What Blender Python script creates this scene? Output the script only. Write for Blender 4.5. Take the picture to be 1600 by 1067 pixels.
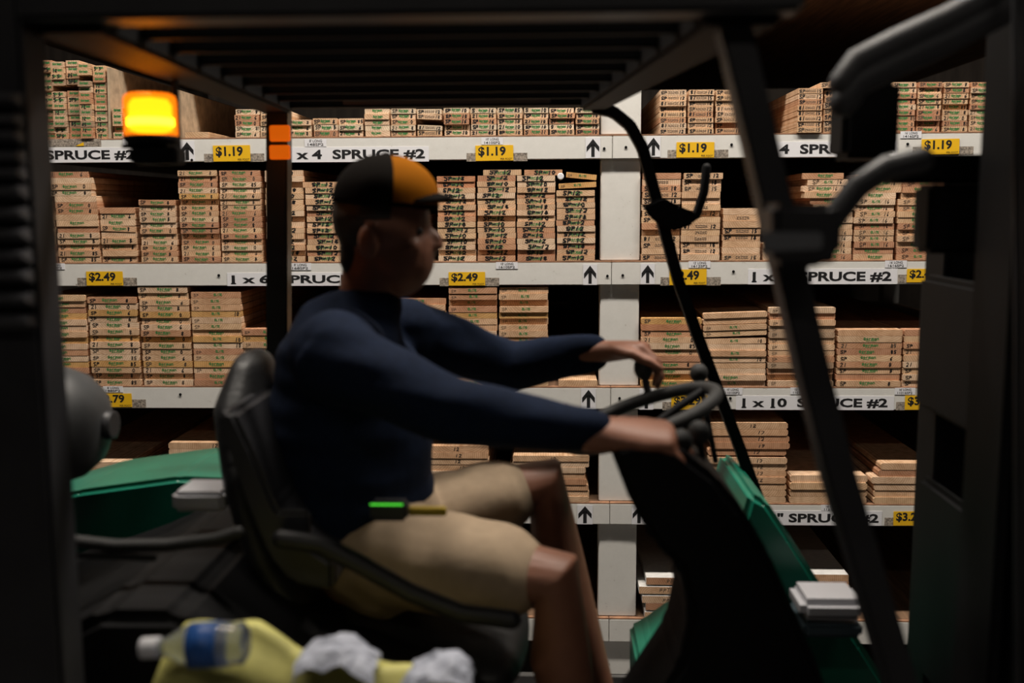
import bpy, bmesh, math, random
from mathutils import Vector, Matrix, noise
R = math.radians
rnd = random.Random(7)
SC = bpy.context.scene
COL = SC.collection
for o in list(bpy.data.objects):
    bpy.data.objects.remove(o)

# ------------------------------------------------------------------ camera
CAM_LOC = Vector((0.0, -3.6, 1.7))
YAW, PITCH, ROLL, FPX = R(2.2), R(-7.4), R(-0.3), 1600.0
cd = bpy.data.cameras.new('camera'); cam = bpy.data.objects.new('camera', cd); COL.objects.link(cam)
cd.sensor_width = 36.0; cd.lens = 36.0 * FPX / 1600.0; cd.clip_start = 0.05; cd.clip_end = 60
cam.location = CAM_LOC
_f = Vector((-math.sin(YAW) * math.cos(PITCH), math.cos(YAW) * math.cos(PITCH), math.sin(PITCH)))
_r0 = _f.cross(Vector((0, 0, 1))).normalized(); _u0 = _r0.cross(_f)
_r = _r0 * math.cos(ROLL) + _u0 * math.sin(ROLL); _u = _r.cross(_f)
cam.rotation_euler = Matrix(((_r.x, _u.x, -_f.x), (_r.y, _u.y, -_f.y), (_r.z, _u.z, -_f.z))).to_euler()
cd.dof.use_dof = True; cd.dof.focus_distance = 3.62; cd.dof.aperture_fstop = 2.0
SC.camera = cam

# ------------------------------------------------------------------ world, exposure
SC.view_settings.view_transform = 'Standard'; SC.view_settings.look = 'None'
SC.view_settings.exposure = 0.0; SC.view_settings.gamma = 1.0; SC.view_settings.use_curve_mapping = False
w = bpy.data.worlds.new('hall'); SC.world = w; w.use_nodes = True
w.node_tree.nodes['Background'].inputs[0].default_value = (0.55, 0.62, 0.75, 1)
w.node_tree.nodes['Background'].inputs[1].default_value = 0.012
try:
    SC.cycles.use_denoising = True
except Exception:
    pass


def at(px, py, Y):
    """the point of the plane y = Y that the photograph shows at a pixel"""
    d = _f * FPX + _r * (px - 800.0) + _u * (533.5 - py)
    return CAM_LOC + d * ((Y - CAM_LOC.y) / d.y)


# ------------------------------------------------------------------ lights of the hall (ceiling strip lamps)
LAMPS = [((-1.5, -1.02, 4.35), 72), ((0.15, -1.02, 4.35), 96), ((1.9, -1.02, 4.35), 76), ((-1.2, -5.6, 4.35), 10), ((1.2, -5.6, 4.35), 10)]  # last two unseen, added to light the driver and the forklift's near side

# ------------------------------------------------------------------ materials
MATS = {}


def mat(name, col, rough=0.6, metal=0.0, noise_amt=0.0, nscale=20.0, spec=0.5, emit=None, estr=0.0, bump=0.0, aniso=(1, 1, 1)):
    if name in MATS:
        return MATS[name]
    m = bpy.data.materials.new(name); m.use_nodes = True
    nt = m.node_tree; b = nt.nodes['Principled BSDF']
    b.inputs['Base Color'].default_value = (*col, 1); b.inputs['Roughness'].default_value = rough
    b.inputs['Metallic'].default_value = metal; b.inputs['Specular IOR Level'].default_value = spec
    if emit:
        b.inputs['Emission Color'].default_value = (*emit, 1); b.inputs['Emission Strength'].default_value = estr
    if noise_amt or bump:
        tc = nt.nodes.new('ShaderNodeTexCoord'); mp = nt.nodes.new('ShaderNodeMapping')
        mp.inputs['Scale'].default_value = aniso
        n = nt.nodes.new('ShaderNodeTexNoise'); n.inputs['Scale'].default_value = nscale; n.inputs['Detail'].default_value = 6
        nt.links.new(tc.outputs['Object'], mp.inputs[0]); nt.links.new(mp.outputs[0], n.inputs[0])
        if noise_amt:
            r = nt.nodes.new('ShaderNodeValToRGB')
            r.color_ramp.elements[0].position = 0.3; r.color_ramp.elements[1].position = 0.7
            k = 1 - noise_amt
            r.color_ramp.elements[0].color = (col[0] * k, col[1] * k, col[2] * k, 1)
            r.color_ramp.elements[1].color = (min(1, col[0] * (1 + noise_amt * .5)), min(1, col[1] * (1 + noise_amt * .5)), min(1, col[2] * (1 + noise_amt * .5)), 1)
            nt.links.new(n.outputs['Fac'], r.inputs[0]); nt.links.new(r.outputs[0], b.inputs['Base Color'])
        if bump:
            bp = nt.nodes.new('ShaderNodeBump'); bp.inputs['Strength'].default_value = bump; bp.inputs['Distance'].default_value = 0.004
            nt.links.new(n.outputs['Fac'], bp.inputs['Height']); nt.links.new(bp.outputs[0], b.inputs['Normal'])
    MATS[name] = m
    return m


def wood_material():
    """growth rings round an axis along the board: rings on the end, grain along the sides; each board has its own tint"""
    m = bpy.data.materials.new('spruce'); m.use_nodes = True; nt = m.node_tree; N = nt.nodes; L = nt.links
    b = N['Principled BSDF']; b.inputs['Roughness'].default_value = 0.7; b.inputs['Specular IOR Level'].default_value = 0.2
    tc = N.new('ShaderNodeTexCoord'); oi = N.new('ShaderNodeObjectInfo')
    sep = N.new('ShaderNodeSeparateXYZ'); L.new(tc.outputs['Object'], sep.inputs[0])
    m1 = N.new('ShaderNodeMath'); m1.operation = 'MULTIPLY_ADD'; L.new(oi.outputs['Random'], m1.inputs[0]); m1.inputs[1].default_value = 0.22; m1.inputs[2].default_value = -0.11
    m2 = N.new('ShaderNodeMath'); m2.operation = 'MULTIPLY_ADD'; L.new(oi.outputs['Random'], m2.inputs[0]); m2.inputs[1].default_value = 7.31; m2.inputs[2].default_value = 0.0
    fr = N.new('ShaderNodeMath'); fr.operation = 'FRACT'; L.new(m2.outputs[0], fr.inputs[0])
    m3 = N.new('ShaderNodeMath'); m3.operation = 'MULTIPLY_ADD'; L.new(fr.outputs[0], m3.inputs[0]); m3.inputs[1].default_value = 0.16; m3.inputs[2].default_value = -0.13
    ax = N.new('ShaderNodeMath'); ax.operation = 'ADD'; L.new(sep.outputs['X'], ax.inputs[0]); L.new(m1.outputs[0], ax.inputs[1])
    az = N.new('ShaderNodeMath'); az.operation = 'ADD'; L.new(sep.outputs['Z'], az.inputs[0]); L.new(m3.outputs[0], az.inputs[1])
    ay = N.new('ShaderNodeMath'); ay.operation = 'MULTIPLY'; L.new(sep.outputs['Y'], ay.inputs[0]); ay.inputs[1].default_value = 0.02
    cmb = N.new('ShaderNodeCombineXYZ'); L.new(ax.outputs[0], cmb.inputs[0]); L.new(ay.outputs[0], cmb.inputs[1]); L.new(az.outputs[0], cmb.inputs[2])
    nz = N.new('ShaderNodeTexNoise'); nz.inputs['Scale'].default_value = 14; nz.inputs['Detail'].default_value = 3; L.new(cmb.outputs[0], nz.inputs[0])
    ln = N.new('ShaderNodeVectorMath'); ln.operation = 'LENGTH'; L.new(cmb.outputs[0], ln.inputs[0])
    s1 = N.new('ShaderNodeMath'); s1.operation = 'MULTIPLY_ADD'; L.new(nz.outputs['Fac'], s1.inputs[0]); s1.inputs[1].default_value = 0.012; L.new(ln.outputs['Value'], s1.inputs[2])
    s2 = N.new('ShaderNodeMath'); s2.operation = 'MULTIPLY'; L.new(s1.outputs[0], s2.inputs[0]); s2.inputs[1].default_value = 900
    s3 = N.new('ShaderNodeMath'); s3.operation = 'SINE'; L.new(s2.outputs[0], s3.inputs[0])
    rp = N.new('ShaderNodeValToRGB'); L.new(s3.outputs[0], rp.inputs[0])
    rp.color_ramp.elements[0].position = 0.0; rp.color_ramp.elements[0].color = (1, 1, 1, 1)
    rp.color_ramp.elements[1].position = 1.0; rp.color_ramp.elements[1].color = (0.80, 0.70, 0.61, 1)
    n2 = N.new('ShaderNodeTexNoise'); n2.inputs['Scale'].default_value = 35; n2.inputs['Detail'].default_value = 5; L.new(tc.outputs['Object'], n2.inputs[0])
    r2 = N.new('ShaderNodeValToRGB'); L.new(n2.outputs['Fac'], r2.inputs[0])
    r2.color_ramp.elements[0].position = 0.3; r2.color_ramp.elements[0].color = (0.74, 0.68, 0.62, 1)
    r2.color_ramp.elements[1].position = 0.6; r2.color_ramp.elements[1].color = (1, 1, 1, 1)
    mx = N.new('ShaderNodeMix'); mx.data_type = 'RGBA'; mx.blend_type = 'MULTIPLY'; mx.inputs['Factor'].default_value = 1
    L.new(oi.outputs['Color'], mx.inputs['A']); L.new(rp.outputs[0], mx.inputs['B'])
    my = N.new('ShaderNodeMix'); my.data_type = 'RGBA'; my.blend_type = 'MULTIPLY'; my.inputs['Factor'].default_value = 1
    L.new(mx.outputs['Result'], my.inputs['A']); L.new(r2.outputs[0], my.inputs['B'])
    L.new(my.outputs['Result'], b.inputs['Base Color'])
    return m


def worn_paint():
    m = bpy.data.materials.new('worn white paint'); m.use_nodes = True; nt = m.node_tree; N = nt.nodes; L = nt.links
    b = N['Principled BSDF']; b.inputs['Roughness'].default_value = 0.55
    tc = N.new('ShaderNodeTexCoord')
    n = N.new('ShaderNodeTexNoise'); n.inputs['Scale'].default_value = 26; n.inputs['Detail'].default_value = 9; n.inputs['Roughness'].default_value = 0.75
    L.new(tc.outputs['Object'], n.inputs[0])
    r = N.new('ShaderNodeValToRGB'); L.new(n.outputs['Fac'], r.inputs[0]); e = r.color_ramp.elements
    e[0].position = 0.29; e[0].color = (0.20, 0.14, 0.09, 1); e[1].position = 0.36; e[1].color = (0.70, 0.69, 0.66, 1)
    x = e.new(0.62); x.color = (0.74, 0.73, 0.70, 1); y = e.new(0.8); y.color = (0.62, 0.61, 0.57, 1)
    L.new(r.outputs[0], b.inputs['Base Color'])
    return m


WOOD = wood_material(); PAINT = worn_paint()
INK = mat('black marker ink', (0.012, 0.012, 0.014), 0.6); INKF = mat('faint pencil marker', (0.10, 0.075, 0.055), 0.7)
GREEN_INK = mat('green mill stamp ink', (0.055, 0.25, 0.07), 0.7)
PAPER = mat('white sign paper', (0.80, 0.80, 0.84), 0.5); YELLOW = mat('yellow price card', (0.86, 0.50, 0.012), 0.5)
PRINT = mat('black print', (0.012, 0.012, 0.014), 0.5)
RESIDUE = mat('torn tape residue', (0.34, 0.29, 0.24), 0.8, noise_amt=0.75, nscale=160)
DECK = mat('rough shelf plank', (0.20, 0.115, 0.065), 0.8, noise_amt=0.45, nscale=9, aniso=(6, .4, 6))
RAW = mat('raw board edge', (0.36, 0.19, 0.11), 0.8, noise_amt=0.4, nscale=30)
PRIMED = mat('white primer', (0.72, 0.71, 0.69), 0.6, noise_amt=0.12, nscale=40)
CONCRETE = mat('concrete', (0.09, 0.087, 0.085), 0.8, noise_amt=0.3, nscale=5)
DARKWALL = mat('dark timber wall', (0.05, 0.038, 0.03), 0.85, noise_amt=0.5, nscale=4, aniso=(5, 5, .5))
STEEL = mat('black painted steel', (0.0045, 0.0045, 0.0052), 0.6, spec=0.14, noise_amt=0.25, nscale=14)
STEEL2 = mat('dark grey painted steel', (0.024, 0.024, 0.028), 0.45, noise_amt=0.25, nscale=12)
VINYL = mat('black vinyl', (0.010, 0.010, 0.011), 0.5, bump=0.25, nscale=120)
RUBBER = mat('black rubber', (0.014, 0.014, 0.014), 0.7)
GREEN = mat('green body paint', (0.008, 0.165, 0.105), 0.30, noise_amt=0.25, nscale=7)
OLIVE = mat('pale yellow cover', (0.50, 0.47, 0.14), 0.6, noise_amt=0.2, nscale=18, bump=0.5)
CHROME = mat('polished steel', (0.5, 0.5, 0.52), 0.25, metal=1.0)
GREYP = mat('light grey plastic', (0.42, 0.42, 0.45), 0.4)
SKIN = mat('skin', (0.27, 0.115, 0.070), 0.5, noise_amt=0.10, nscale=30)
NAVY = mat('navy knit', (0.0052, 0.0105, 0.027), 0.9, spec=0.12, noise_amt=0.2, nscale=60, bump=0.15)
TAN = mat('tan cotton', (0.36, 0.265, 0.175), 0.85, noise_amt=0.15, nscale=26, bump=0.2)
HAIR = mat('dark brown hair', (0.022, 0.014, 0.010), 0.6, noise_amt=0.5, nscale=160)
CAPDARK = mat('dark brown cap cloth', (0.005, 0.0038, 0.003), 0.95, spec=0.05)
CAPGOLD = mat('amber cap panel', (0.26, 0.085, 0.003), 0.95, spec=0.05)


# ------------------------------------------------------------------ helpers
def tag(o, label=None, cat=None, group=None, kind=None):
    if label: o['label'] = label
    if cat: o['category'] = cat
    if group: o['group'] = group
    if kind: o['kind'] = kind
    return o


def link_mesh(name, me, mats, parent=None, loc=None):
    o = bpy.data.objects.new(name, me); COL.objects.link(o)
    for m in (mats if isinstance(mats, (list, tuple)) else [mats]):
        me.materials.append(m)
    if parent is not None: o.parent = parent; o.matrix_parent_inverse = Matrix.Translation(-parent.location) if parent.type == 'EMPTY' else Matrix.Identity(4)
    if loc is not None: o.location = loc
    return o


def empty(name, loc, label, cat, group=None):
    o = bpy.data.objects.new(name, None); COL.objects.link(o); o.location = loc; o.empty_display_size = 0.1
    return tag(o, label, cat, group)


class MB:
    """collects shapes; build() links them as ONE mesh object"""
    def __init__(self): self.bm = bmesh.new(); self.mi = 0

    def poly(self, pts, mi=None):
        f = self.bm.faces.new([self.bm.verts.new(p) for p in pts]); f.material_index = self.mi if mi is None else mi; return f

    def box(self, a, b, bevel=0.0):
        x0, y0, z0 = (min(a[i], b[i]) for i in range(3)); x1, y1, z1 = (max(a[i], b[i]) for i in range(3))
        return self.prism([(x0, z0), (x1, z0), (x1, z1), (x0, z1)], y0, y1, bevel)

    def prism(self, xz, y0, y1, bevel=0.0, seg=2):
        tmp = bmesh.new()
        A = [tmp.verts.new((x, y0, z)) for x, z in xz]; B = [tmp.verts.new((x, y1, z)) for x, z in xz]
        n = len(xz); tmp.faces.new(A); tmp.faces.new(B[::-1])
        for i in range(n): tmp.faces.new((A[i], B[i], B[(i + 1) % n], A[(i + 1) % n]))
        bmesh.ops.recalc_face_normals(tmp, faces=tmp.faces)
        if bevel > 0: bmesh.ops.bevel(tmp, geom=tmp.edges[:], offset=bevel, segments=seg, affect='EDGES', clamp_overlap=True)
        self.add(tmp); return self

    def add(self, tmp, mat4=None):
        if mat4 is not None: bmesh.ops.transform(tmp, matrix=mat4, verts=tmp.verts)
        vs = [self.bm.verts.new(v.co) for v in tmp.verts]; tmp.verts.index_update()
        for f in tmp.faces:
            try:
                g = self.bm.faces.new([vs[v.index] for v in f.verts]); g.material_index = self.mi; g.smooth = f.smooth
            except ValueError: pass
        tmp.free()

    def tube(self, path, ref=(0, 1, 0), n=16, cap=True, smooth=True):
        """path: (point, ra, rb) with ra across ref, rb along ref; rounded closed ends"""
        P = [(Vector(p), a, b) for p, a, b in path]; ref = Vector(ref)
        rings = []
        def frame(t):
            s = ref - t * ref.dot(t)
            if s.length < 1e-4: s = Vector((1, 0, 0)) - t * t.x
            s.normalize(); return s, t.cross(s).normalized()
        m = len(P)
        for i, (p, a, b) in enumerate(P):
            t = (P[min(i + 1, m - 1)][0] - P[max(i - 1, 0)][0]).normalized()
            s, q = frame(t)
            if cap and i == 0:
                for k in (75, 45, 20): rings.append((p - t * (math.sin(R(k)) * min(a, b)), a * math.cos(R(k)), b * math.cos(R(k)), s, q))
            rings.append((p, a, b, s, q))
            if cap and i == m - 1:
                for k in (20, 45, 75): rings.append((p + t * (math.sin(R(k)) * min(a, b)), a * math.cos(R(k)), b * math.cos(R(k)), s, q))
        V = [[self.bm.verts.new(c + q * (a * math.cos(2 * math.pi * j / n)) + s * (b * math.sin(2 * math.pi * j / n))) for j in range(n)] for c, a, b, s, q in rings]
        for i in range(len(V) - 1):
            for j in range(n):
                f = self.bm.faces.new((V[i][j], V[i][(j + 1) % n], V[i + 1][(j + 1) % n], V[i + 1][j])); f.smooth = smooth; f.material_index = self.mi
        for ring, rev in ((V[0], True), (V[-1], False)):
            f = self.bm.faces.new(ring[::-1] if rev else ring); f.material_index = self.mi; f.smooth = smooth
        return self

    def pipe(self, pts, r, n=10): return self.tube([(p, r, r) for p in pts], n=n, ref=(0.31, 0.9, 0.2))

    def ball(self, c, rx, ry, rz, rot=None, seg=20):
        tmp = bmesh.new(); bmesh.ops.create_uvsphere(tmp, u_segments=seg, v_segments=max(8, seg // 2), radius=1)
        for f in tmp.faces: f.smooth = True
        M = Matrix.Translation(Vector(c)) @ (rot.to_matrix().to_4x4() if rot is not None else Matrix.Identity(4)) @ Matrix.Diagonal((rx, ry, rz, 1))
        self.add(tmp, M); return self

    def lathe(self, prof, M, n=32, smooth=True):
        """prof: (radius, height) turned about local z, placed by matrix M"""
        rings = [[self.bm.verts.new(M @ Vector((r * math.cos(2 * math.pi * j / n), r * math.sin(2 * math.pi * j / n), h))) for j in range(n)] for r, h in prof]
        for i in range(len(rings) - 1):
            for j in range(n):
                f = self.bm.faces.new((rings[i][j], rings[i][(j + 1) % n], rings[i + 1][(j + 1) % n], rings[i + 1][j])); f.smooth = smooth; f.material_index = self.mi
        for ring, rev in ((rings[0], True), (rings[-1], False)):
            f = self.bm.faces.new(ring[::-1] if rev else ring); f.material_index = self.mi
        return self

    def build(self, name, mats, parent=None, recalc=True):
        if recalc: bmesh.ops.recalc_face_normals(self.bm, faces=self.bm.faces)
        me = bpy.data.meshes.new(name); self.bm.to_mesh(me); self.bm.free()
        return link_mesh(name, me, mats, parent)

    def fused(self, name, mats, parent=None, voxel=0.006, smooth=4, sub=False):
        """one continuous skin over all the shapes"""
        me = bpy.data.meshes.new(name); bmesh.ops.recalc_face_normals(self.bm, faces=self.bm.faces); self.bm.to_mesh(me); self.bm.free()
        t = bpy.data.objects.new('tmp', me); COL.objects.link(t)
        md = t.modifiers.new('r', 'REMESH'); md.mode = 'VOXEL'; md.voxel_size = voxel; md.use_smooth_shade = True
        if smooth:
            s = t.modifiers.new('s', 'SMOOTH'); s.factor = 0.5; s.iterations = smooth
        dg = bpy.context.evaluated_depsgraph_get()
        out = bpy.data.meshes.new_from_object(t.evaluated_get(dg)); out.name = name; out.materials.clear()
        bpy.data.objects.remove(t)
        for p in out.polygons: p.use_smooth = True
        return link_mesh(name, out, mats, parent)


def px_poly(pts, Y):
    out = []
    for px, py in pts:
        p = at(px, py, Y); out.append((p.x, p.z))
    return out


_textcache = {}


def text_mesh(s, bold=0.0):
    """flat lettering as (verts, faces) with its extents, from the built-in font"""
    k = (s, bold)
    if k not in _textcache:
        cu = bpy.data.curves.new('t', 'FONT'); cu.body = s; cu.offset = bold; cu.resolution_u = 3; cu.align_x = 'LEFT'
        ob = bpy.data.objects.new('t', cu); COL.objects.link(ob)
        me = bpy.data.meshes.new_from_object(ob.evaluated_get(bpy.context.evaluated_depsgraph_get()))
        v = [(x.co.x, x.co.y) for x in me.vertices]; f = [tuple(p.vertices) for p in me.polygons]
        bpy.data.objects.remove(ob); bpy.data.meshes.remove(me)
        xs = [a for a, _ in v]; ys = [b for _, b in v]
        _textcache[k] = (v, f, min(xs), max(xs), min(ys), max(ys))
    return _textcache[k]


def put_text(mb, s, x0, x1, z0, z1, y, mi, bold=0.0):
    v, f, a, b, c, d = text_mesh(s, bold)
    vs = [mb.bm.verts.new((x0 + (p - a) / (b - a) * (x1 - x0), y, z0 + (q - c) / (d - c) * (z1 - z0))) for p, q in v]
    for face in f:
        try:
            g = mb.bm.faces.new([vs[i] for i in face]); g.material_index = mi
        except ValueError: pass


# ------------------------------------------------------------------ the hall
def slab(name, a, b, m):
    o = MB().box(a, b).build(name, m); o['kind'] = 'structure'; return o


slab('floor', (-9, -9, -0.1), (9, 4.2, 0), CONCRETE)
slab('wall_back', (-9, 4.0, 0), (9, 4.2, 4.6), DARKWALL)
slab('ceiling', (-9, -9, 4.6), (9, 4.2, 4.7), DARKWALL)
slab('wall_left', (-9.2, -9, 0), (-9, 4.2, 4.6), DARKWALL)
slab('wall_right', (9, -9, 0), (9.2, 4.2, 4.6), DARKWALL)
slab('wall_front', (-9, -9.2, 0), (9, -9, 4.6), DARKWALL)
GLOW = mat('lamp tube', (0.9, 0.9, 0.85), 0.5, emit=(1, 0.93, 0.82), estr=6)
LWHERE = ['over the aisle above the amber beacon', 'over the aisle above the driver', 'over the aisle above the mast', 'as added fill behind the camera, beacon end', 'as added fill behind the camera, mast end']
for (loc, pw), wh in zip(LAMPS, LWHERE):
    r = empty('ceiling_light', (loc[0], loc[1], 4.6), 'long white strip lamp hung under the ceiling ' + wh, 'light', 'strip lamps under the ceiling')
    x, y, z = loc
    MB().box((x - .68, y - .10, z + .06), (x + .68, y + .10, z + .12), 0.01).build('housing', STEEL2, r)
    for s in (-1, 1):
        MB().pipe([(x + s * .5, y, z + .12), (x + s * .5, y, 4.6)], 0.006).build('hanger', STEEL2, r)
        MB().pipe([(x - .64, y + s * .05, z + .04), (x + .64, y + s * .05, z + .04)], 0.016).build('tube', GLOW, r)
    ld = bpy.data.lights.new('strip', 'AREA'); ld.shape = 'RECTANGLE'; ld.size = 1.3; ld.size_y = 0.2; ld.energy = pw; ld.color = (1, 0.91, 0.80)
    lo = bpy.data.objects.new('strip_glow', ld); COL.objects.link(lo); lo.location = (x, y, z)

# ------------------------------------------------------------------ lumber rack
BEAM_Y0, BEAM_Y1 = -0.035, 0.0
rack = empty('lumber_rack', (0, 0, 0), 'long white painted timber rack of five shelves with price cards, holding boards', 'rack')


def zmid(pts): return sum(at(x, y, BEAM_Y0).z for x, y in pts) / len(pts)


SH = {1: (zmid([(100, 216), (800, 214), (1080, 209), (1440, 204)]), zmid([(100, 255), (800, 252), (1080, 246.5), (1400, 242)])),
      2: (zmid([(100, 411), (830, 408.5), (1080, 406), (1400, 406)]), zmid([(100, 446.5), (830, 446), (1400, 444)])),
      3: (zmid([(170, 602.5), (1000, 604), (1440, 605)]), zmid([(170, 637.5), (920, 639.8), (1450, 640)])),
      4: (zmid([(960, 785), (1400, 788)]), zmid([(960, 820), (1420, 821.5)])),
      5: (zmid([(1000, 966)]), zmid([(1000, 1003)])),
      0: (zmid([(1000, -50)]), zmid([(1000, -12)]))}
XL, XR = -2.35, 2.25
xseam = at(957, 230, BEAM_Y0).x
px0, px1 = at(938, 400, -0.02).x, at(999.5, 400, -0.02).x
ZT = SH[0][0] + 0.25
BEAMS = {}
for k in (0, 1, 2, 3, 4, 5):
    zt, zb = SH[k]
    for side, (a, b) in (('a', (XL, xseam - .001)), ('b', (xseam + .001, XR))):
        m = MB(); m.box((a, BEAM_Y0, zb), (b, BEAM_Y0 + .02, zt - .005), 0.002)
        m.mi = 1; m.box((a, BEAM_Y0 + .001, zt - .0049), (b, BEAM_Y0 + .02, zt - .0003), 0.001)
        BEAMS[(k, side)] = m.build('shelf_beam', [PAINT, RAW], rack)
    MB().box((XL, BEAM_Y0 + .021, zt - .028), (XR, 3.3, zt - .0003)).build('shelf_deck', DECK, rack)
def post(x0, x1, y0, y1, m=PAINT):
    # in lengths between the decks, standing on each and carrying the next
    zs = sorted(SH.values()); low = 0.0
    for zt, zb in zs + [(ZT, ZT)]:
        hi = (zt - .0285) if (zt, zb) != (ZT, ZT) else ZT
        if hi - low > 0.02:
            MB().box((x0, y0, low), (x1, y1, hi), 0.003).build('post', m, rack)
        low = zt
post(px0, px1, -0.016, 0.085)
xb = at(913, 520, 2.62).x
post(xb - .09, xb + .09, 2.62, 2.72)
for x in (XL, XR - .14):
    post(x, x + .14, -0.016, 0.085)
for x in (XL, px0 - .03, XR - .1):
    post(x, x + .1, 3.1, 3.2)


def rect(beam, name, px, mats, fn=None, off=0.0012, label=None, th=0.001, tilt=0.0):
    x0, x1, y0, y1 = px; yb = BEAM_Y0 - off
    a, b = at(x0, (y0 + y1) / 2, yb), at(x1, (y0 + y1) / 2, yb); c, d = at((x0 + x1) / 2, y1, yb), at((x0 + x1) / 2, y0, yb)
    m = MB(); m.box((a.x, yb, c.z), (b.x, yb + th, d.z))
    if fn: fn(m, a.x, b.x, c.z, d.z, yb - .0004)
    if tilt:
        bmesh.ops.rotate(m.bm, verts=m.bm.verts[:], cent=((a.x + b.x) / 2, yb, (c.z + d.z) / 2), matrix=Matrix.Rotation(R(tilt), 3, 'Y'))
    o = m.build(name, mats, beam, recalc=False)
    if label: o['label'] = label
    return o


def price(beam, px, s):
    x0, x1, y0, y1 = px; wd = x1 - x0
    def fn(m, a, b, c, d, y):
        W, H = b - a, d - c
        put_text(m, s, a + W * .075, a + W * .80, c + H * .25, c + H * .92, y, 1, 0.03)
        put_text(m, 'PER FOOT', a + W * .66, a + W * .97, c + H * .04, c + H * .17, y, 1)
    rect(beam, 'tape_residue', (x0 - 14, x1 + 22, y1 - 12, y1 + 1), RESIDUE, off=0.0006, th=.0005)
    rect(beam, 'price_card', px, [YELLOW, PRINT], fn, off=0.0024, label='yellow price card reading ' + s + ' per foot', tilt=rnd.uniform(-.8, .8))


def size_sign(beam, px, s, tx0, tx1, label=None):
    x0, x1, y0, y1 = px
    def fn(m, a, b, c, d, y):
        W = b - a; H = d - c; ta = a + W * (tx0 - x0) / (x1 - x0); tb = a + W * (tx1 - x0) / (x1 - x0)
        put_text(m, s, ta, tb, c + H * .14, c + H * .83, y, 1, 0.033)
        v, f, e0, e1, g0, g1 = text_mesh(s, .033); sc = (tb - ta) / (e1 - e0)
        for i, ch in enumerate(s):
            if ch == '1':
                u = text_mesh(s[:i + 1], .033)[3]; wd = text_mesh('1', .033); ww = wd[3] - wd[2]
                p, q_ = ta + (u - ww * 1.25 - e0) * sc, ta + (u + ww * .30 - e0) * sc
                m.box((p, y, c + H * .14), (q_, y + .0003, c + H * .225)); [setattr(fc, 'material_index', 1) for fc in m.bm.faces[-6:]]
    rect(beam, 'size_sign', px, [PAPER, PRINT], fn, label=label or ('white sign with bold black lettering ' + s.replace('  ', ' ')))


def length_tag(beam, px, s1, s2):
    def fn(m, a, b, c, d, y):
        W, H = b - a, d - c
        put_text(m, s1, a + W * .22, a + W * .80, c + H * .57, c + H * .92, y, 1, 0.006)
        put_text(m, s2, a + W * .14, a + W * .86, c + H * .10, c + H * .44, y, 1, 0.006)
    rect(beam, 'length_tag', px, [PAPER, PRINT], fn, off=0.0016, label='small white tag reading ' + s1 + ' ' + s2)


def arrow(beam, px):
    def fn(m, a, b, c, d, y):
        W, H = b - a, d - c
        q = lambda u, v: (a + W * u, y, c + H * v)
        m.poly([q(.385, .06), q(.615, .06), q(.615, .66), q(.385, .66)], 1)
        m.poly([q(.5, .94), q(.07, .55), q(.07, .30), q(.5, .66)], 1)
        m.poly([q(.5, .94), q(.5, .66), q(.93, .30), q(.93, .55)], 1)
    rect(beam, 'arrow_sign', px, [PAPER, PRINT], fn, off=0.0018, label='white tag with black arrow pointing up')


def bolts(beam, pts):
    for x, y in pts:
        p = at(x, y, BEAM_Y0)
        MB().lathe([(0.0045, 0), (0.0045, .003), (.002, .004)], Matrix.Translation(p) @ Matrix.Rotation(R(90), 4, 'X'), 12).build('bolt', STEEL, beam)


A1, B1 = BEAMS[(1, 'a')], BEAMS[(1, 'b')]; A2, B2 = BEAMS[(2, 'a')], BEAMS[(2, 'b')]; A3, B3 = BEAMS[(3, 'a')], BEAMS[(3, 'b')]; A4, B4 = BEAMS[(4, 'a')], BEAMS[(4, 'b')]
size_sign(A1, (-30, 222, 231, 254), '1 x 2  SPRUCE #2', 2, 211)
rect(A1, 'tape_residue', (76, 158, 217, 229), RESIDUE, off=.0006, th=.0005)
def tri(m, a, b, c, d, y): m.poly([(a, y, c), (b, y, c), (b, y, d)], 1)
rect(A1, 'torn_card', (118, 131, 222, 228), [RESIDUE, YELLOW], tri, off=.0014, label='torn yellow corner of an old card')
length_tag(A1, (192, 226, 217, 228), "10' LONG", '1210SP2')
arrow(A1, (249, 274, 221, 252)); arrow(A1, (281, 304, 220, 252)); price(A1, (333, 391, 227, 252), '$1.19')
size_sign(A1, (438, 670, 229.5, 253), '1 x 4  SPRUCE #2', 447, 664)
length_tag(A1, (476, 510, 217, 229), "8' LONG", '148SP2'); length_tag(A1, (752, 786, 214.5, 226), "10' LONG", '1410SP2')
price(A1, (743, 802, 227, 251), '$1.19'); arrow(A1, (915, 938, 215, 247)); bolts(A1, [(944, 232), (300, 250)])
arrow(B1, (1010, 1032, 213, 245)); price(B1, (1057, 1116, 222, 246), '$1.19'); bolts(B1, [(978, 230), (1143, 226), (1418, 225)])
size_sign(B1, (1172, 1402, 221, 245), '1 x 4  SPRUCE #2', 1177, 1395)
length_tag(B1, (1407, 1440, 205, 216), "16' LONG", '1416SP2'); price(B1, (1440, 1499, 217, 241), '$1.19')
length_tag(A2, (70, 101, 411.5, 421), "8' LONG", '168SP2'); price(A2, (135, 192, 424, 446), '$2.49')
size_sign(A2, (355, 596, 426, 446.5), '1 x 6  SPRUCE #2', 362, 590)
length_tag(A2, (452, 486, 411, 422), "8' LONG", '168SP2'); price(A2, (701, 758, 425, 446), '$2.49')
length_tag(A2, (775, 809, 409.5, 420), "10' LONG", '1610SP2'); arrow(A2, (911, 933, 413, 445)); bolts(A2, [(649, 431), (342, 430), (949, 431), (973, 430)])
arrow(B2, (1001, 1023, 412, 444)); price(B2, (1046, 1104, 421, 445), '$2.49'); length_tag(B2, (1076, 1110, 408, 418.5), "12' LONG", '1612SP2')
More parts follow.
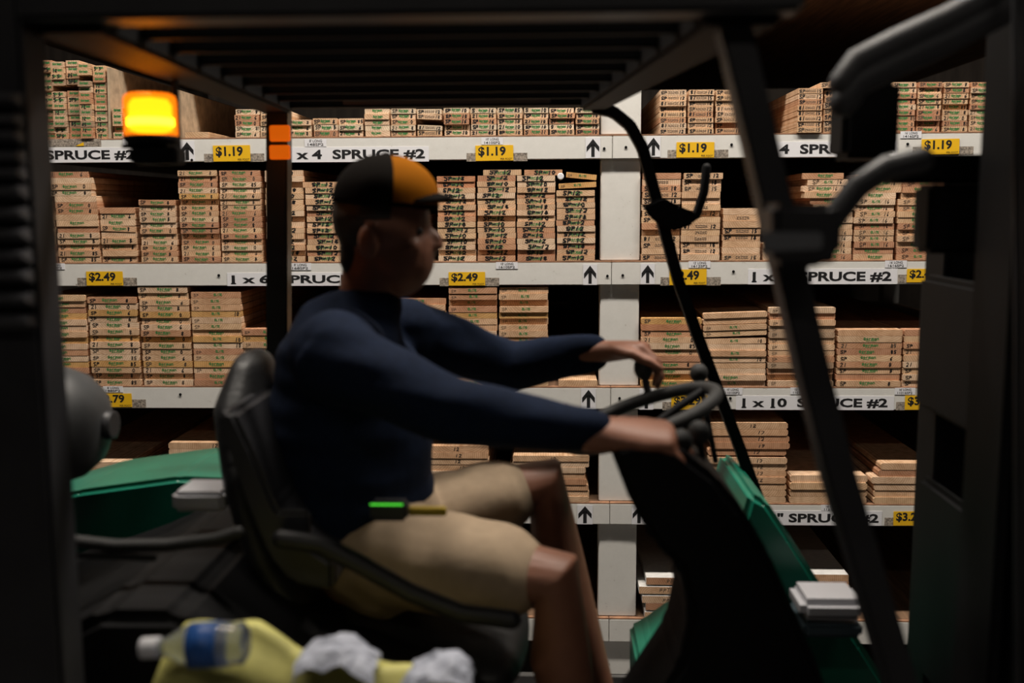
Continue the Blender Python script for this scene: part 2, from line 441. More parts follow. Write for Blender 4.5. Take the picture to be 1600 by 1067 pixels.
size_sign(B2, (1169, 1402, 420, 444), '1 x 6  SPRUCE #2', 1176, 1393); length_tag(B2, (1383, 1417, 407, 418), "16' LONG", '1616SP2')
price(B2, (1417, 1474, 420, 441), '$2.49'); bolts(B2, [(1146, 424)])
length_tag(A3, (161, 192, 603.5, 613), "8' LONG", '188SP2'); price(A3, (149, 206, 615, 636), '$2.79')
length_tag(A3, (776, 808, 605, 616), "16' LONG", '1816SP2'); arrow(A3, (908, 931, 607, 639)); bolts(A3, [(968, 622), (282, 616)])
arrow(B3, (999, 1021, 608, 640)); length_tag(B3, (1041, 1073, 606, 616.5), "8' LONG", '1108SP2'); price(B3, (1049, 1106, 617.5, 640), '$3.29')
length_tag(B3, (1129, 1160, 606, 616.5), "10' LONG", '11010SP2'); bolts(B3, [(1141, 622)])
size_sign(B3, (1150, 1397, 618.5, 640.5), '1 x 10  SPRUCE #2', 1160, 1387)
length_tag(B3, (1235, 1267, 605.5, 616), "12' LONG", '11012SP2'); length_tag(B3, (1398, 1430, 606, 616.5), "16' LONG", '11016SP2')
price(B3, (1414, 1472, 618, 640), '$3.29')
arrow(A4, (902, 926, 789, 819)); arrow(B4, (987, 1010, 789, 819))
size_sign(B4, (1138, 1378, 798, 820.5), '1 x 12" SPRUCE #2', 1145, 1373)
length_tag(B4, (1283, 1318, 789, 798), "16' LONG", '11216SP2'); price(B4, (1396, 1452, 799, 821), '$3.29')

# ------------------------------------------------------------------ boards
G = {'S': [[(1, .85), (.7, 1), (.25, .95), (.1, .75), (.3, .55), (.75, .45), (.9, .2), (.6, 0), (.1, .1)]], 'P': [[(.1, 0), (.2, 1)], [(.2, 1), (.8, .9), (.85, .6), (.2, .5)]],
     '1': [[(.45, 0), (.6, 1)]], '2': [[(.1, .8), (.4, 1), (.8, .85), (.7, .5), (.1, .05), (.9, 0)]], '6': [[(.75, 1), (.25, .5), (.2, .1), (.6, 0), (.8, .3), (.25, .4)]],
     '8': [[(.5, .5), (.2, .75), (.5, 1), (.8, .75), (.2, .25), (.5, 0), (.8, .25), (.5, .5)]], '0': [[(.5, 1), (.15, .6), (.3, .05), (.7, .05), (.85, .6), (.5, 1)]],
     '5': [[(.85, 1), (.25, .95), (.2, .55), (.7, .5), (.75, .15), (.2, 0)]], 'B': [[(.15, 0), (.2, 1)], [(.2, 1), (.75, .85), (.25, .55), (.85, .3), (.15, 0)]], '-': [[(.1, .5), (.9, .5)]],
     'G': [[(.9, .8), (.5, 1), (.1, .6), (.3, .05), (.85, .1), (.85, .45), (.5, .45)]], 'o': [[(.5, .75), (.1, .4), (.5, 0), (.9, .4), (.5, .75)]], 'r': [[(.2, 0), (.2, .75)], [(.2, .5), (.8, .75)]],
     'm': [[(.05, 0), (.1, .7), (.45, .7), (.5, 0)], [(.45, .7), (.9, .7), (.95, 0)]], 'a': [[(.85, .7), (.2, .6), (.2, .05), (.85, .1), (.85, .7), (.9, 0)]], 'n': [[(.1, 0), (.15, .75)], [(.15, .6), (.75, .75), (.85, 0)]],
     'E': [[(.9, 1), (.1, 1), (.1, 0), (.9, 0)], [(.1, .5), (.8, .5)]], 'L': [[(.1, 1), (.1, 0), (.9, 0)]], 'I': [[(.5, 0), (.5, 1)]], 'T': [[(.5, 0), (.5, 1)], [(.05, 1), (.95, 1)]], ' ': []}


CLIP = [-9.0, 9.0, -9.0, 9.0]


def write(mb, s, x, z, h, cw, th, mi, y=-0.0004, jit=0.0, slant=0.1):
    for ch in s:
        for st in G.get(ch, []):
            q = [(x + (a + slant * b) * cw * .82 + rnd.uniform(-jit, jit) * h, z + b * h + rnd.uniform(-jit, jit) * h) for a, b in st]
            for (xa, za), (xc, zc) in zip(q, q[1:]):
                dx, dz = xc - xa, zc - za; l = math.hypot(dx, dz) or 1e-6; nx, nz = -dz / l * th / 2, dx / l * th / 2; ex, ez = dx / l * th * .3, dz / l * th * .3
                cl = lambda u, v: (min(max(u, CLIP[0]), CLIP[1]), y, min(max(v, CLIP[2]), CLIP[3]))
                mb.poly([cl(xa + nx - ex, za + nz - ez), cl(xa - nx - ex, za - nz - ez), cl(xc - nx + ex, zc - nz + ez), cl(xc + nx + ex, zc + nz + ez)], mi)
        x += cw


WARM = [(0.72, 0.485, 0.31), (0.76, 0.53, 0.35), (0.68, 0.43, 0.265), (0.62, 0.35, 0.21), (0.80, 0.60, 0.43), (0.74, 0.51, 0.32), (0.55, 0.30, 0.185), (0.78, 0.56, 0.39), (0.70, 0.47, 0.30)]
ORD = ['bottom', 'second', 'third', 'fourth', 'fifth', 'sixth', 'seventh', 'eighth', 'ninth', 'tenth', 'eleventh', 'twelfth', 'thirteenth', 'fourteenth', 'fifteenth', 'sixteenth', 'seventeenth', 'eighteenth']
COLS = {'pale': (0.80, 0.66, 0.50), 'red': (0.56, 0.27, 0.15), 'gold': (0.70, 0.42, 0.17), 'grey': (0.50, 0.36, 0.25)}


def board_mesh(name, W, T, L, style, primed=False, ch=0.0012):
    m = MB(); w2 = W / 2; CLIP[:] = [-w2 + ch, w2 - ch, ch, T - ch]
    prof = [(-w2 + ch, 0), (w2 - ch, 0), (w2, ch), (w2, T - ch), (w2 - ch, T), (-w2 + ch, T), (-w2, T - ch), (-w2, ch)]
    A = [m.bm.verts.new((x, 0, z)) for x, z in prof]; B = [m.bm.verts.new((x, L, z)) for x, z in prof]
    f = m.bm.faces.new(A); m.bm.faces.new(B[::-1])
    for i in range(8):
        g = m.bm.faces.new((A[i], B[i], B[(i + 1) % 8], A[(i + 1) % 8]))
        if primed: g.material_index = 4
    bmesh.ops.recalc_face_normals(m.bm, faces=m.bm.faces)
    h = T * rnd.uniform(.5, .66); z = T * rnd.uniform(.14, .26); j = .07
    st = style
    if st == 'mix': st = rnd.choice(['sp8', 'sp8', 'sp8', 'stamp', 'plain', 'sp8'])
    if st == 'mixb': st = rnd.choice(['sp12', 'sp12', 'blk', 'plain'])
    if st == 'mix16': st = rnd.choice(['sp16', 'sp16', 'sp16s', 'stamp'])
    if st == 'mixe': st = rnd.choice(['elite', 'elite', 'stamp', 'plain', 'sp10e'])
    def stamp(cx, sz=1.0):
        lw = min(W * .40, T * 2.5) * sz; cw = lw / 6; zz = T * (.40 + rnd.uniform(-.06, .08))
        write(m, 'Gorman', cx - lw / 2, zz, T * .38, cw, T * .115, 2, -.0003, 0, 0)
        write(m, '-----' if rnd.random() < .6 else '---', cx - lw * .35, zz - T * .24, T * .2, lw * .14, T * .10, 2, -.0003, .1, 0)
    def small(cx, mi=2):
        lw = T * 1.35; write(m, 'ELITE', cx - lw / 2, T * .4, T * .32, lw / 5, T * .10, mi, -.0003, .03, 0)
    def lines(cx, mi):
        lw = min(T * 2.0, W * .4)
        for q in (.52, .26): write(m, '-----', cx - lw / 2, T * q, T * .2, lw / 5, T * .11, mi, -.0003, .22, 0)
    fa = INK
    ink = 1 if rnd.random() < .75 else 3
    if st == 'sp8':
        stamp(rnd.uniform(-.05, .05) * W)
        write(m, rnd.choice(['SP', 'SP', 'SP', '21']), -w2 + W * .05, z, h, T * .52, T * .12, ink, jit=j)
        write(m, rnd.choice(['8', '8', 'B', '6', '85', '0']), w2 - W * rnd.uniform(.16, .24), z, h, T * .5, T * .13, ink, jit=j)
    elif st == 'heavy':
        stamp(0)
        x = -W * rnd.uniform(.22, .36)
        write(m, rnd.choice(['SP-12', 'SP 12', 'SP-18', 'SP-10', 'SP12']), x, z, h * 1.15, T * .78, T * .23, 1, jit=.12)
    elif st == 'sp10':
        stamp(0, .9)
        write(m, rnd.choice(['SP', 'SP', 'S', '21']), -w2 + W * .06, z, h, T * .55, T * .18, 1, jit=j)
        write(m, rnd.choice(['10', '10', '85', '11', '16']), w2 - W * .30, z, h, T * .52, T * .18, 1, jit=j)
    elif st == 'sp12':
        lines(W * .02, 3)
        write(m, 'SP' if rnd.random() < .8 else '81', -w2 + W * .05, z, h, T * .58, T * .16, ink, jit=j)
        write(m, rnd.choice(['12', '12', '18', '15']), w2 - W * .26, z, h, T * .5, T * .16, ink, jit=j)
    elif st == 'blk': lines(W * .02, 1)
    elif st in ('sp16', 'sp16s'):
        (small if st == 'sp16' else stamp)(W * .02)
        write(m, 'SP', -w2 + W * .12, z, h, T * .6, T * .09, ink, jit=j); write(m, '16', w2 - W * .28, z, h, T * .45, T * .09, ink, jit=j)
    elif st == 'stamp': stamp(rnd.uniform(-.06, .06) * W)
    elif st == 'elite': small(rnd.uniform(-.03, .05) * W); write(m, 'SP', -w2 + W * .05, z, h * .8, T * .45, T * .06, 3, jit=j)
    elif st == 'sp10e': small(0); write(m, '10', w2 - W * .14, z, h, T * .45, T * .12, 1, jit=j)
    elif st == 'tiny':
        write(m, 'Gorman', -W * .33, T * .42, T * .4, W * .115, T * .11, 2, -.0003)
        if rnd.random() < .4: write(m, rnd.choice(['SP5', '85', 'SR5', '12']), -W * .4, z, h, W * .2, T * .14, 1, jit=.1)
    elif st == 'n12': write(m, '12', rnd.uniform(-.02, .12) * W, z, h, T * .55, T * .11, 1, jit=j)
    elif st == 'primed': write(m, 'PPT', -W * .1, z, h * .8, T * .5, T * .06, 3, jit=j)
    me = bpy.data.meshes.new(name); m.bm.to_mesh(me); m.bm.free()
    return me


BN = {2: 'one_by_two_board', 4: 'one_by_four_board', 6: 'one_by_six_board', 8: 'one_by_eight_board', 10: 'one_by_ten_board', 12: 'one_by_twelve_board', 0: 'primed_white_board'}
COUNT = {}


def put_board(size, x0, x1, z, T, Y, L, style, label, group, color, tilt=0.0, yaw=0.0, ch=.0012):
    W = x1 - x0
    me = board_mesh(BN[size], W, T, L, style, size == 0, ch)
    o = link_mesh(BN[size], me, [WOOD, INK, GREEN_INK, INKF, PRIMED])
    o.location = ((x0 + x1) / 2, Y, z); o.rotation_euler = (0, R(tilt), R(yaw)); o.color = (*color, 1)
    tag(o, label, 'board', group)
    return o


def stack(shelf, size, x0, x1, ytop, n, style, where, group, dy=0.012, lean=None, col=None, tilt=None, gap=(), L=2.5, ch=.0012, jx=.0017, skip=()):
    """n boards one on another from the shelf up to the height seen at ytop; lean: {index: sideways shift in m}"""
    zt = SH[shelf][0]; xm = (x0 + x1) / 2
    dy -= .044
    a, b = at(x0, ytop + 20, -.032).x, at(x1, ytop + 20, -.032).x
    H = at(xm, ytop, dy).z - zt; T = H / (n + .25 * len(gap))
    z = zt + .0002
    for i in range(n):
        if i in gap: z += T * .25
        if i in skip: z += T; continue
        s = rnd.uniform(-jx, jx) + ((lean or {}).get(i, 0.0)); t = (tilt or {}).get(i, rnd.uniform(-.12, .12))
        c = list((COLS[col[i]] if col and i in col else rnd.choice(WARM))); k = rnd.uniform(.9, 1.08); c = [min(1, q * k) for q in c]
        sink = abs(math.sin(R(t))) * (b - a) / 2
        pos = 'top' if i == n - 1 and n > 1 else ORD[i]
        up = 'only board' if n == 1 else (pos + ' board' if pos in ('top', 'bottom') else pos + ' board up')
        put_board(size, a + .0018 + s, b - .0018 + s, z + (sink if t else 0) * .5, T - .0006 - min(sink * .5, T * .12), dy + rnd.choice([0, 0, .001, .002, .003, .004, -.002, .012 if i % 3 == 1 else 0]), L + rnd.uniform(-.05, .05), style,
                  up + ' in the ' + where, group, c, t, rnd.uniform(-.03, .03), ch)
        z += T


g2, g4, g6, g8, g10, g12, g0 = ('1 x 2 boards in the pile', '1 x 4 boards on the top shelf', '1 x 6 boards on the second shelf', '1 x 8 boards on the third shelf', '1 x 10 boards on the third shelf', '1 x 12 boards on the fourth shelf', 'white primed boards at the rack foot')
cols2 = ['first', 'second', 'third', 'fourth', 'fifth', 'sixth']
e2 = [34, 57, 78, 100, 122, 143, 164]
for i in range(6):
    stack(1, 2, e2[i], e2[i + 1], [95, 94, 96, 94, 99, 102][i], 13, 'tiny', cols2[i] + ' column of the narrow pile behind the beacon', g2, dy=[.0, .03, .01, .02, .0, .015][i] + .004, jx=.001, skip=[(), (), (8,), (8,), (10,), ()][i], col={k: 'grey' for k in (2, 4, 9)})
stack(1, 2, 175, 192, 168, 5, 'tiny', 'short narrow column beside the leaning divider strip', g2, jx=.001)
stack(1, 2, 193, 212, 156, 6, 'tiny', 'short narrow column just behind the glowing beacon', g2, jx=.003)
S1A = [(288, 326, 206, 1, 'plain'), (366, 405, 170, 5, 'sp8'), (406, 446, 170, 5, 'sp8'), (448, 488, 187, 3, 'sp8'), (489, 528, 184.5, 3, 'sp8'), (529, 568, 184.5, 3, 'sp8'), (569, 609, 169, 5, 'stamp'), (610, 650, 169, 5, 'sp8'),
       (651, 691, 170, 5, 'sp12'), (693, 734, 168, 5, 'sp10'), (735, 776, 168, 5, 'sp10'), (777, 817, 168, 5, 'sp10'), (818, 857, 168, 5, 'sp10'), (858, 898, 168, 5, 'sp10'), (899, 937, 168, 5, 'sp10')]
CARD = ['first', 'second', 'third', 'fourth', 'fifth', 'sixth', 'seventh', 'eighth', 'ninth', 'tenth', 'eleventh', 'twelfth', 'thirteenth', 'fourteenth', 'fifteenth']
for q, (a, b, y, n, st) in enumerate(S1A):
    stack(1, 4, a, b, y, n, st, CARD[len(S1A) - 1 - q] + ' stack left of the post, top shelf', g4, skip=(2,) if q == 8 else (), tilt={1: 3.0, 3: 2.5} if q == 8 else None, col={4: 'pale', 1: 'pale'})
S1B = [(1030, 1073, 140, 8, 'sp12', None), (1075, 1116, 140, 8, 'sp12', None), (1118, 1161, 140, 8, 'sp12', None), (1245, 1285, 120, 10, 'sp12', {8: .075, 9: .135}), (1287, 1327, 141, 7, 'sp12', None),
       (1394, 1432, 128, 9, 'sp8', None), (1434, 1472, 128, 9, 'sp8', None), (1474, 1514, 128, 9, 'sp8', None), (1516, 1556, 128, 9, 'sp8', None)]
for q, (a, b, y, n, st, ln) in enumerate(S1B):
    stack(1, 4, a, b, y, n, st, CARD[q] + ' stack right of the post, top shelf', g4, lean=ln, dy=-.0 + (0.0 if q == 3 else .012))
S2A = [(19, 81, 288, 13, 'sp8', None, None), (84, 151, 268, 15, 'mix', {14: -.03, 13: -.015, 12: -.015, 11: -.02}, None), (156, 212, 324, 9, 'mix', None, {5: 2.2}), (217, 275, 312, 11, 'sp8', None, {9: .8, 10: .8}), (278, 340, 266, 16, 'sp8', None, None), (342, 407, 266, 16, 'sp8', None, None),
       (413, 474, 266, 16, 'heavy', None, None), (477, 537, 284, 14, 'heavy', {13: -.01}, None), (539, 600, 300, 12, 'heavy', None, None), (602, 664, 335, 8, 'plain', None, None), (682, 743, 275, 15, 'heavy', None, None), (745, 806, 265, 16, 'heavy', {15: .02}, None), (807, 868, 265, 16, 'heavy', {15: .024}, None), (869, 930.5, 297, 12, 'heavy', None, None)]
for q, (a, b, y, n, st, ln, tl) in enumerate(S2A):
    stack(2, 6, a, b, y, n, st, CARD[len(S2A) - 1 - q] + ' stack left of the post, second shelf', g6, lean=ln, tilt=tl, dy=.03 if q in (0, 9) else .012, col={14: 'red', 13: 'red'} if q == 10 else ({11: 'gold'} if q in (3, 4) else None))
S2B = [(1003, 1064, 270, 14, 'mixb', None), (1065, 1127, 270, 14, 'mixb', {13: .006}), (1129, 1190, 325, 8, 'mixb', None), (1192, 1262, 380, 3, 'plain', None), (1270, 1335, 270, 14, 'mix16', {13: -.035, 12: -.02, 11: -.035, 10: -.03, 9: -.01}), (1337, 1401, 272, 14, 'mix16', {13: -.0, 12: .02, 11: .02, 8: -.004, 6: -.004}), (1404, 1470, 282, 13, 'mix16', {12: .01, 11: .01, 10: .01})]
for q, (a, b, y, n, st, ln) in enumerate(S2B):
    stack(2, 6, a, b, y, n, st, CARD[q] + ' stack right of the post, second shelf', g6, lean=ln)
S3A = [(52, 134, 461, 15, 'stamp', None), (137, 215, 464, 14, 'sp8', {10: -.004}), (217, 296, 448, 16, 'sp8', {10: .003, 15: -.004, 14: -.004}), (298, 377, 456, 15, 'mixe', None), (379, 456, 514, 9, 'elite', None), (617, 697, 466, 14, 'elite', None), (700, 777, 449, 16, 'elite', None), (779, 857, 449, 16, 'elite', None), (872, 934, 594, 1, 'plain', None)]
for q, (a, b, y, n, st, ln) in enumerate(S3A):
    stack(3, 8, a, b, y, n, st, CARD[len(S3A) - 1 - q] + ' stack left of the post, third shelf', g8, lean=ln, ch=.002, col={i: 'gold' for i in (3, 7, 11)})
S3B = [(1001, 1097, 497, 11, 'mix', None, None), (1098, 1199, 488, 12, 'mixe', None, {8: -2.2, 9: -2.0, 10: -1.9, 11: -1.9, 7: -.9}), (1201, 1306, 480, 13, 'elite', None, None), (1308, 1410, 515, 9, 'mix', None, None), (1412, 1500, 515, 9, 'mix', None, None)]
for q, (a, b, y, n, st, ln, tl) in enumerate(S3B):
    stack(3, 10, a, b, y, n, st, CARD[q] + ' stack right of the post, third shelf', g10, lean=ln, tilt=tl, ch=.003, gap=(8,) if q == 1 else (), col={0: 'gold', 9: 'red', 10: 'gold'} if q == 0 else ({3: 'grey', 9: 'grey', 8: 'grey'} if q == 2 else None))
S4A = [(80, 200, 722, 6, 'plain'), (262, 376, 692, 9, 'n12'), (650, 764, 697, 9, 'n12'), (800, 921, 712, 8, 'n12')]
for q, (a, b, y, n, st) in enumerate(S4A):
    stack(4, 12, a, b, y, n, st, CARD[3 - q] + ' stack left of the post, fourth shelf', g12, ch=.004, lean={7: .0, 5: -.012, 4: -.012, 3: -.008} if q == 3 else None)
S4B = [(1108, 1232, 660, 12, 'n12', {8: .006, 9: .006, 7: -.004}, (7,)), (1234, 1356, 743, 4, 'plain', None, ()), (1366, 1452, 724, 6, 'plain', {5: .02, 4: .014, 3: -.012, 2: -.0}, ())]
for q, (a, b, y, n, st, ln, gp) in enumerate(S4B):
    stack(4, 12, a, b, y, n, st, CARD[q] + ' stack right of the post, fourth shelf', g12, lean=ln, gap=gp, ch=.0055, dy=.012)
stack(5, 0, 1003, 1084, 903, 5, 'primed', 'white primed stack right of the post near the floor', g0, lean={4: .012, 3: -.012, 2: .0, 1: .012, 0: .01}, L=2.2, dy=.004, gap=(1, 3, 4))
stack(5, 0, 1215, 1325, 897, 7, 'plain', 'second white primed stack right of the post near the floor', g0, L=2.2, dy=.004)
# loose boards and odds and ends on the shelves
zK = at(900, 296, .012).z
put_board(6, at(873, 290, .012).x, at(931, 290, .012).x, zK + .0045, .018, -.03, 2.4, 'elite', 'loose golden board tilting up, next to last on the stack against the post, second shelf', g6, COLS['gold'], -2.6)
pb = put_board(6, at(884, 279, .012).x, at(931, 279, .012).x, zK + .036, .018, -.026, 2.4, 'elite', 'loose golden board tilting down beside the white pipe, second shelf', g6, COLS['gold'], 6.0)
pc = at(876, 275.5, -.03)
pp = MB().lathe([(.0085, 0), (.0115, 0), (.0115, 1.6), (.0085, 1.6)], Matrix.Translation((pc.x, -.034, pc.z)) @ Matrix.Rotation(R(-90), 4, 'X'), 24).build('plastic_pipe', PAPER)
tag(pp, 'white round pipe end lying beside the loose golden boards, second shelf', 'pipe')
for (xa, ya, xb_, yb_, wh) in ((168.5, 105, 171, 213, 'leaning beside the narrow 1 x 2 pile'), (276, 140, 277, 212, 'standing behind the glowing beacon')):
    p, q = at(xa, ya, -.03), at(xb_, yb_, -.03); q.z = SH[1][0] + .0005
    m = MB(); m.prism([(q.x - .004, q.z), (q.x + .004, q.z), (p.x + .004, p.z), (p.x - .004, p.z)], -.028, 1.4)
    tag(m.build('divider_strip', mat('pale plywood', (.5, .38, .26), .7, noise_amt=.3, nscale=30)), 'thin upright plywood divider ' + wh, 'divider', 'dividers on the top shelf')

# ------------------------------------------------------------------ forklift
YN, YF, YC = -2.25, -1.10, -1.65        # near side, far side, middle of the truck
P = at
fork = empty('forklift', (at(800, 800, YC).x, YC, 0), 'dark forklift truck with green body and black overhead guard, driven along the aisle', 'forklift')


def bar(path, Y, wx, wy, name, m, parent=fork):
    """a bent square tube following pixels of the plane y = Y"""
    pts = [at(x, y, Y) for x, y in path]; b = MB(); L, Rr = [], []
    for i, p in enumerate(pts):
        t = (pts[min(i + 1, len(pts) - 1)] - pts[max(i - 1, 0)]).normalized(); nx = Vector((-t.z, 0, t.x)) * (wx / 2)
        L.append(p + nx); Rr.append(p - nx)
    out = [(p.x, p.z) for p in L] + [(p.x, p.z) for p in Rr[::-1]]
    b.prism(out, Y - wy / 2, Y + wy / 2, 0.004)
    return b.build(name, m, parent)


# overhead guard
guard_z = at(430, 170, YF).z
zg0, zg1 = guard_z, guard_z + .055
# near rear leg: a broad ribbed pillar
xa, xb2 = at(-90, 300, YN).x, at(60, 300, YN).x
m = MB(); m.box((xa, YN - .02, at(0, 1300, YN).z), (xb2, YN + .05, zg1), 0.006)
m.build('guard_pillar', STEEL2, fork)['label'] = 'broad dark ribbed pillar at the rear'
for yy in (156, 189, 213, 245, 270, 298, 332, 364, 397, 427, 462, 496):
    z = at(30, yy, YN).z; m = MB(); m.prism([(YN - .0205, z - .014), (YN - .05, z - .004), (YN - .05, z + .002), (YN - .0205, z + .008)], xa + .02, xb2 - .002, .002)
    bmesh.ops.transform(m.bm, matrix=Matrix(((0, 1, 0, 0), (1, 0, 0, 0), (0, 0, 1, 0), (0, 0, 0, 1))), verts=m.bm.verts)
    m.build('louver', mat('grey louver steel', (.075, .075, .082), .4), fork)
bar([(436, 165), (436, 560), (436, 905)], YF, .052, .05, 'guard_leg', mat('glossy dark grey steel', (.02, .02, .022), .3))
LEG_GLINT = mat('orange beacon reflection', (.85, .22, .015), .35, emit=(1, .16, .004), estr=.55)  # the beacon's orange reflection on the leg, put in as glowing plates
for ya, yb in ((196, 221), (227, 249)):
    MB().box((P(421, ya, YF - .03).x, YF - .033, P(421, yb, YF - .03).z), (P(453, ya, YF - .03).x, YF - .0255, P(421, ya, YF - .03).z), .002).build('beacon_glint', LEG_GLINT, fork)['label'] = 'painted orange beacon glow on the dark guard leg'
bar([(1108, -150), (1136, 20), (1150, 70), (1178, 190), (1211, 330), (1238, 450), (1272, 600), (1308, 740), (1345, 865), (1405, 1067), (1440, 1180)], YN + .05, .040, .06, 'guard_leg', STEEL2)
bar([(925, 168), (958, 175), (984, 196), (1004, 232), (1028, 322), (1060, 440), (1088, 520), (1120, 605), (1152, 690), (1185, 780), (1215, 860), (1240, 930)], YF, .026, .05, 'guard_leg', STEEL)
xl, xr_ = at(425, 170, YF).x, at(945, 170, YF).x
m = MB(); m.box((xl, YF - .03, zg0), (xr_, YF + .03, zg1), 0.006); m.build('guard_rail', STEEL, fork)
m = MB(); m.box((at(540, 150, YF).x, YF - .036, zg0 + .004), (at(860, 150, YF).x, YF - .0305, zg1 - .006), 0.002); m.build('reflection_strip', mat('brown lumber reflection', (.06, .035, .025), .35), fork)  # the lumber's reflection in the rail, painted as a brown strip
xnl, xnr = at(40, 20, YN).x, at(1125, 20, YN).x
m = MB(); m.box((xnl, YN - .03, zg0), (xnr + .1, YN + .03, zg1), 0.006); m.build('guard_rail', STEEL2, fork)
def cross(x0n, x1n, x0f, x1f, name):
    m = MB(); b = bmesh.new()
    v = [b.verts.new(q) for z in (zg0 - .012, zg1) for q in ((x0n, YN, z), (x1n, YN, z), (x1f, YF, z), (x0f, YF, z))]
    for f in ((0, 1, 2, 3), (7, 6, 5, 4), (0, 4, 5, 1), (1, 5, 6, 2), (2, 6, 7, 3), (3, 7, 4, 0)): b.faces.new([v[i] for i in f])
    bmesh.ops.recalc_face_normals(b, faces=b.faces); bmesh.ops.bevel(b, geom=b.edges[:], offset=.006, segments=2, affect='EDGES'); m.add(b)
    return m.build(name, STEEL, fork)
cross(xnl, xnl + .10, xl - .02, xl + .05, 'guard_crossbar')
cross(xnr - .02, xnr + .08, xr_ - .06, xr_ + .0, 'guard_crossbar')
for d in (1.42, 1.53, 1.66, 1.80, 1.94, 2.09, 2.25, 2.39):
    Y = -3.6 + d * .985; k = (Y - YN) / (YF - YN)
    x0, x1 = xnl + .06 + (xl + .02 - xnl - .06) * k, xnr + (xr_ - .03 - xnr) * k
    m = MB(); m.prism([(Y - .012, zg0 + .003), (Y + .010, zg0 + .003), (Y + .012, zg1 - .003), (Y - .010, zg1 - .003)], x0, x1, 0.004)
    bmesh.ops.transform(m.bm, matrix=Matrix(((0, 1, 0, 0), (1, 0, 0, 0), (0, 0, 1, 0), (0, 0, 0, 1))), verts=m.bm.verts)
    m.build('guard_bar', STEEL, fork)

# amber beacon hung from the rear crossbar
YB = -1.80
LENS = bpy.data.materials.new('amber lens'); LENS.use_nodes = True
nt = LENS.node_tree; nt.nodes.clear()
o_ = nt.nodes.new('ShaderNodeOutputMaterial'); tr = nt.nodes.new('ShaderNodeBsdfTransparent'); tr.inputs[0].default_value = (1, .42, .03, 1)
em = nt.nodes.new('ShaderNodeEmission'); em.inputs[0].default_value = (1, .24, .006, 1); em.inputs[1].default_value = 2.4
gl = nt.nodes.new('ShaderNodeBsdfGlossy'); gl.inputs[0].default_value = (1, .6, .2, 1); gl.inputs[1].default_value = .2
a1 = nt.nodes.new('ShaderNodeMixShader'); a1.inputs[0].default_value = .45; a2 = nt.nodes.new('ShaderNodeMixShader'); a2.inputs[0].default_value = .05
nt.links.new(tr.outputs[0], a1.inputs[1]); nt.links.new(em.outputs[0], a1.inputs[2]); nt.links.new(a1.outputs[0], a2.inputs[1]); nt.links.new(gl.outputs[0], a2.inputs[2]); nt.links.new(a2.outputs[0], o_.inputs[0])
CORE = mat('beacon flash', (1, .6, .1), .4, emit=(1, .55, .07), estr=5.5)
bc = P(235, 180, YB); rb = (P(275, 180, YB).x - P(195, 180, YB).x) / 2; zb0, zb1 = P(235, 212, YB).z, P(235, 146, YB).z
M0 = Matrix.Translation((bc.x, YB, zb0)); hb = zb1 - zb0
m = MB(); prof = [(rb * .98, 0)]
for i in range(9): prof += [(rb, hb * (.04 + i * .095)), (rb * .965, hb * (.085 + i * .095))]
prof += [(rb * .94, hb * .93), (rb * .80, hb * .985), (rb * .3, hb)]
m.lathe(prof, M0, 40); beacon = m.build('beacon', LENS, fork); beacon['label'] = 'glowing amber warning beacon'
MB().lathe([(rb * .60, hb * .18), (rb * .86, hb * .24), (rb * .86, hb * .40), (rb * .60, hb * .46)], M0, 32).build('flash_ring', mat('bright flash', (1, .8, .4), .4, emit=(1, .74, .25), estr=26), beacon)
MB().lathe([(rb * .55, hb * .07), (rb * .80, hb * .13), (rb * .80, hb * .72), (rb * .66, hb * .86), (rb * .2, hb * .9)], M0, 32).build('flash_tube', CORE, beacon)
MB().lathe([(rb * .9, -.014), (rb * 1.02, -.010), (rb * 1.02, -.001), (rb * .9, 0)], M0, 32).build('beacon_base', STEEL, beacon)
kx = P(277, 180, YB + .05).x
m = MB(); m.box((bc.x - rb, YB - .02, zb0 - .022), (kx + .004, YB + .055, zb0 - .0145), .001); m.box((kx, YB + .03, zb0 - .018), (kx + .004, YB + .055, zg0 - .008), .001); m.box((bc.x - .03, YB - .03, zb0 - .05), (bc.x + .055, YB + .02, zb0 - .0222), .004)
m.build('beacon_bracket', STEEL, beacon)
pl = bpy.data.lights.new('beacon', 'POINT'); pl.energy = 36; pl.color = (1, .34, .03); pl.shadow_soft_size = .03
plo = bpy.data.objects.new('beacon_glow', pl); COL.objects.link(plo); plo.location = (bc.x, YB, zb0 + hb * .5)

# body: counterweight, hood, side covers
m = MB(); m.prism(px_poly([(-40, 800), (60, 772), (130, 738), (205, 716), (345, 697), (420, 700), (420, 860), (-40, 960)], YF - .02), -1.42, YF - .02, .012, 3); m.build('counterweight', GREEN, fork)['label'] = 'green curved counterweight'
m = MB(); m.prism(px_poly([(-40, 925), (60, 905), (150, 878), (240, 846), (330, 800), (420, 800), (560, 905), (780, 960), (800, 1400), (-40, 1400)], -1.60), -2.13, -1.43, .02, 3); m.build('engine_hood', STEEL, fork)
m = MB(); m.pipe([P(x, y, -1.98) for x, y in ((40, 838), (110, 845), (180, 853), (260, 852), (340, 842), (372, 832))], .011); m.build('hose', RUBBER, fork)
m = MB(); m.pipe([P(x, y, -1.98) for x, y in ((40, 866), (110, 868), (170, 868), (240, 872))], .006); m.build('hose', RUBBER, fork)
m = MB(); m.box(P(268, 801, -1.80), (P(348, 770, -1.80).x, -1.70, P(348, 770, -1.80).z), .008); m.build('air_cleaner', GREYP, fork)['label'] = 'small whitish box on the green counterweight'
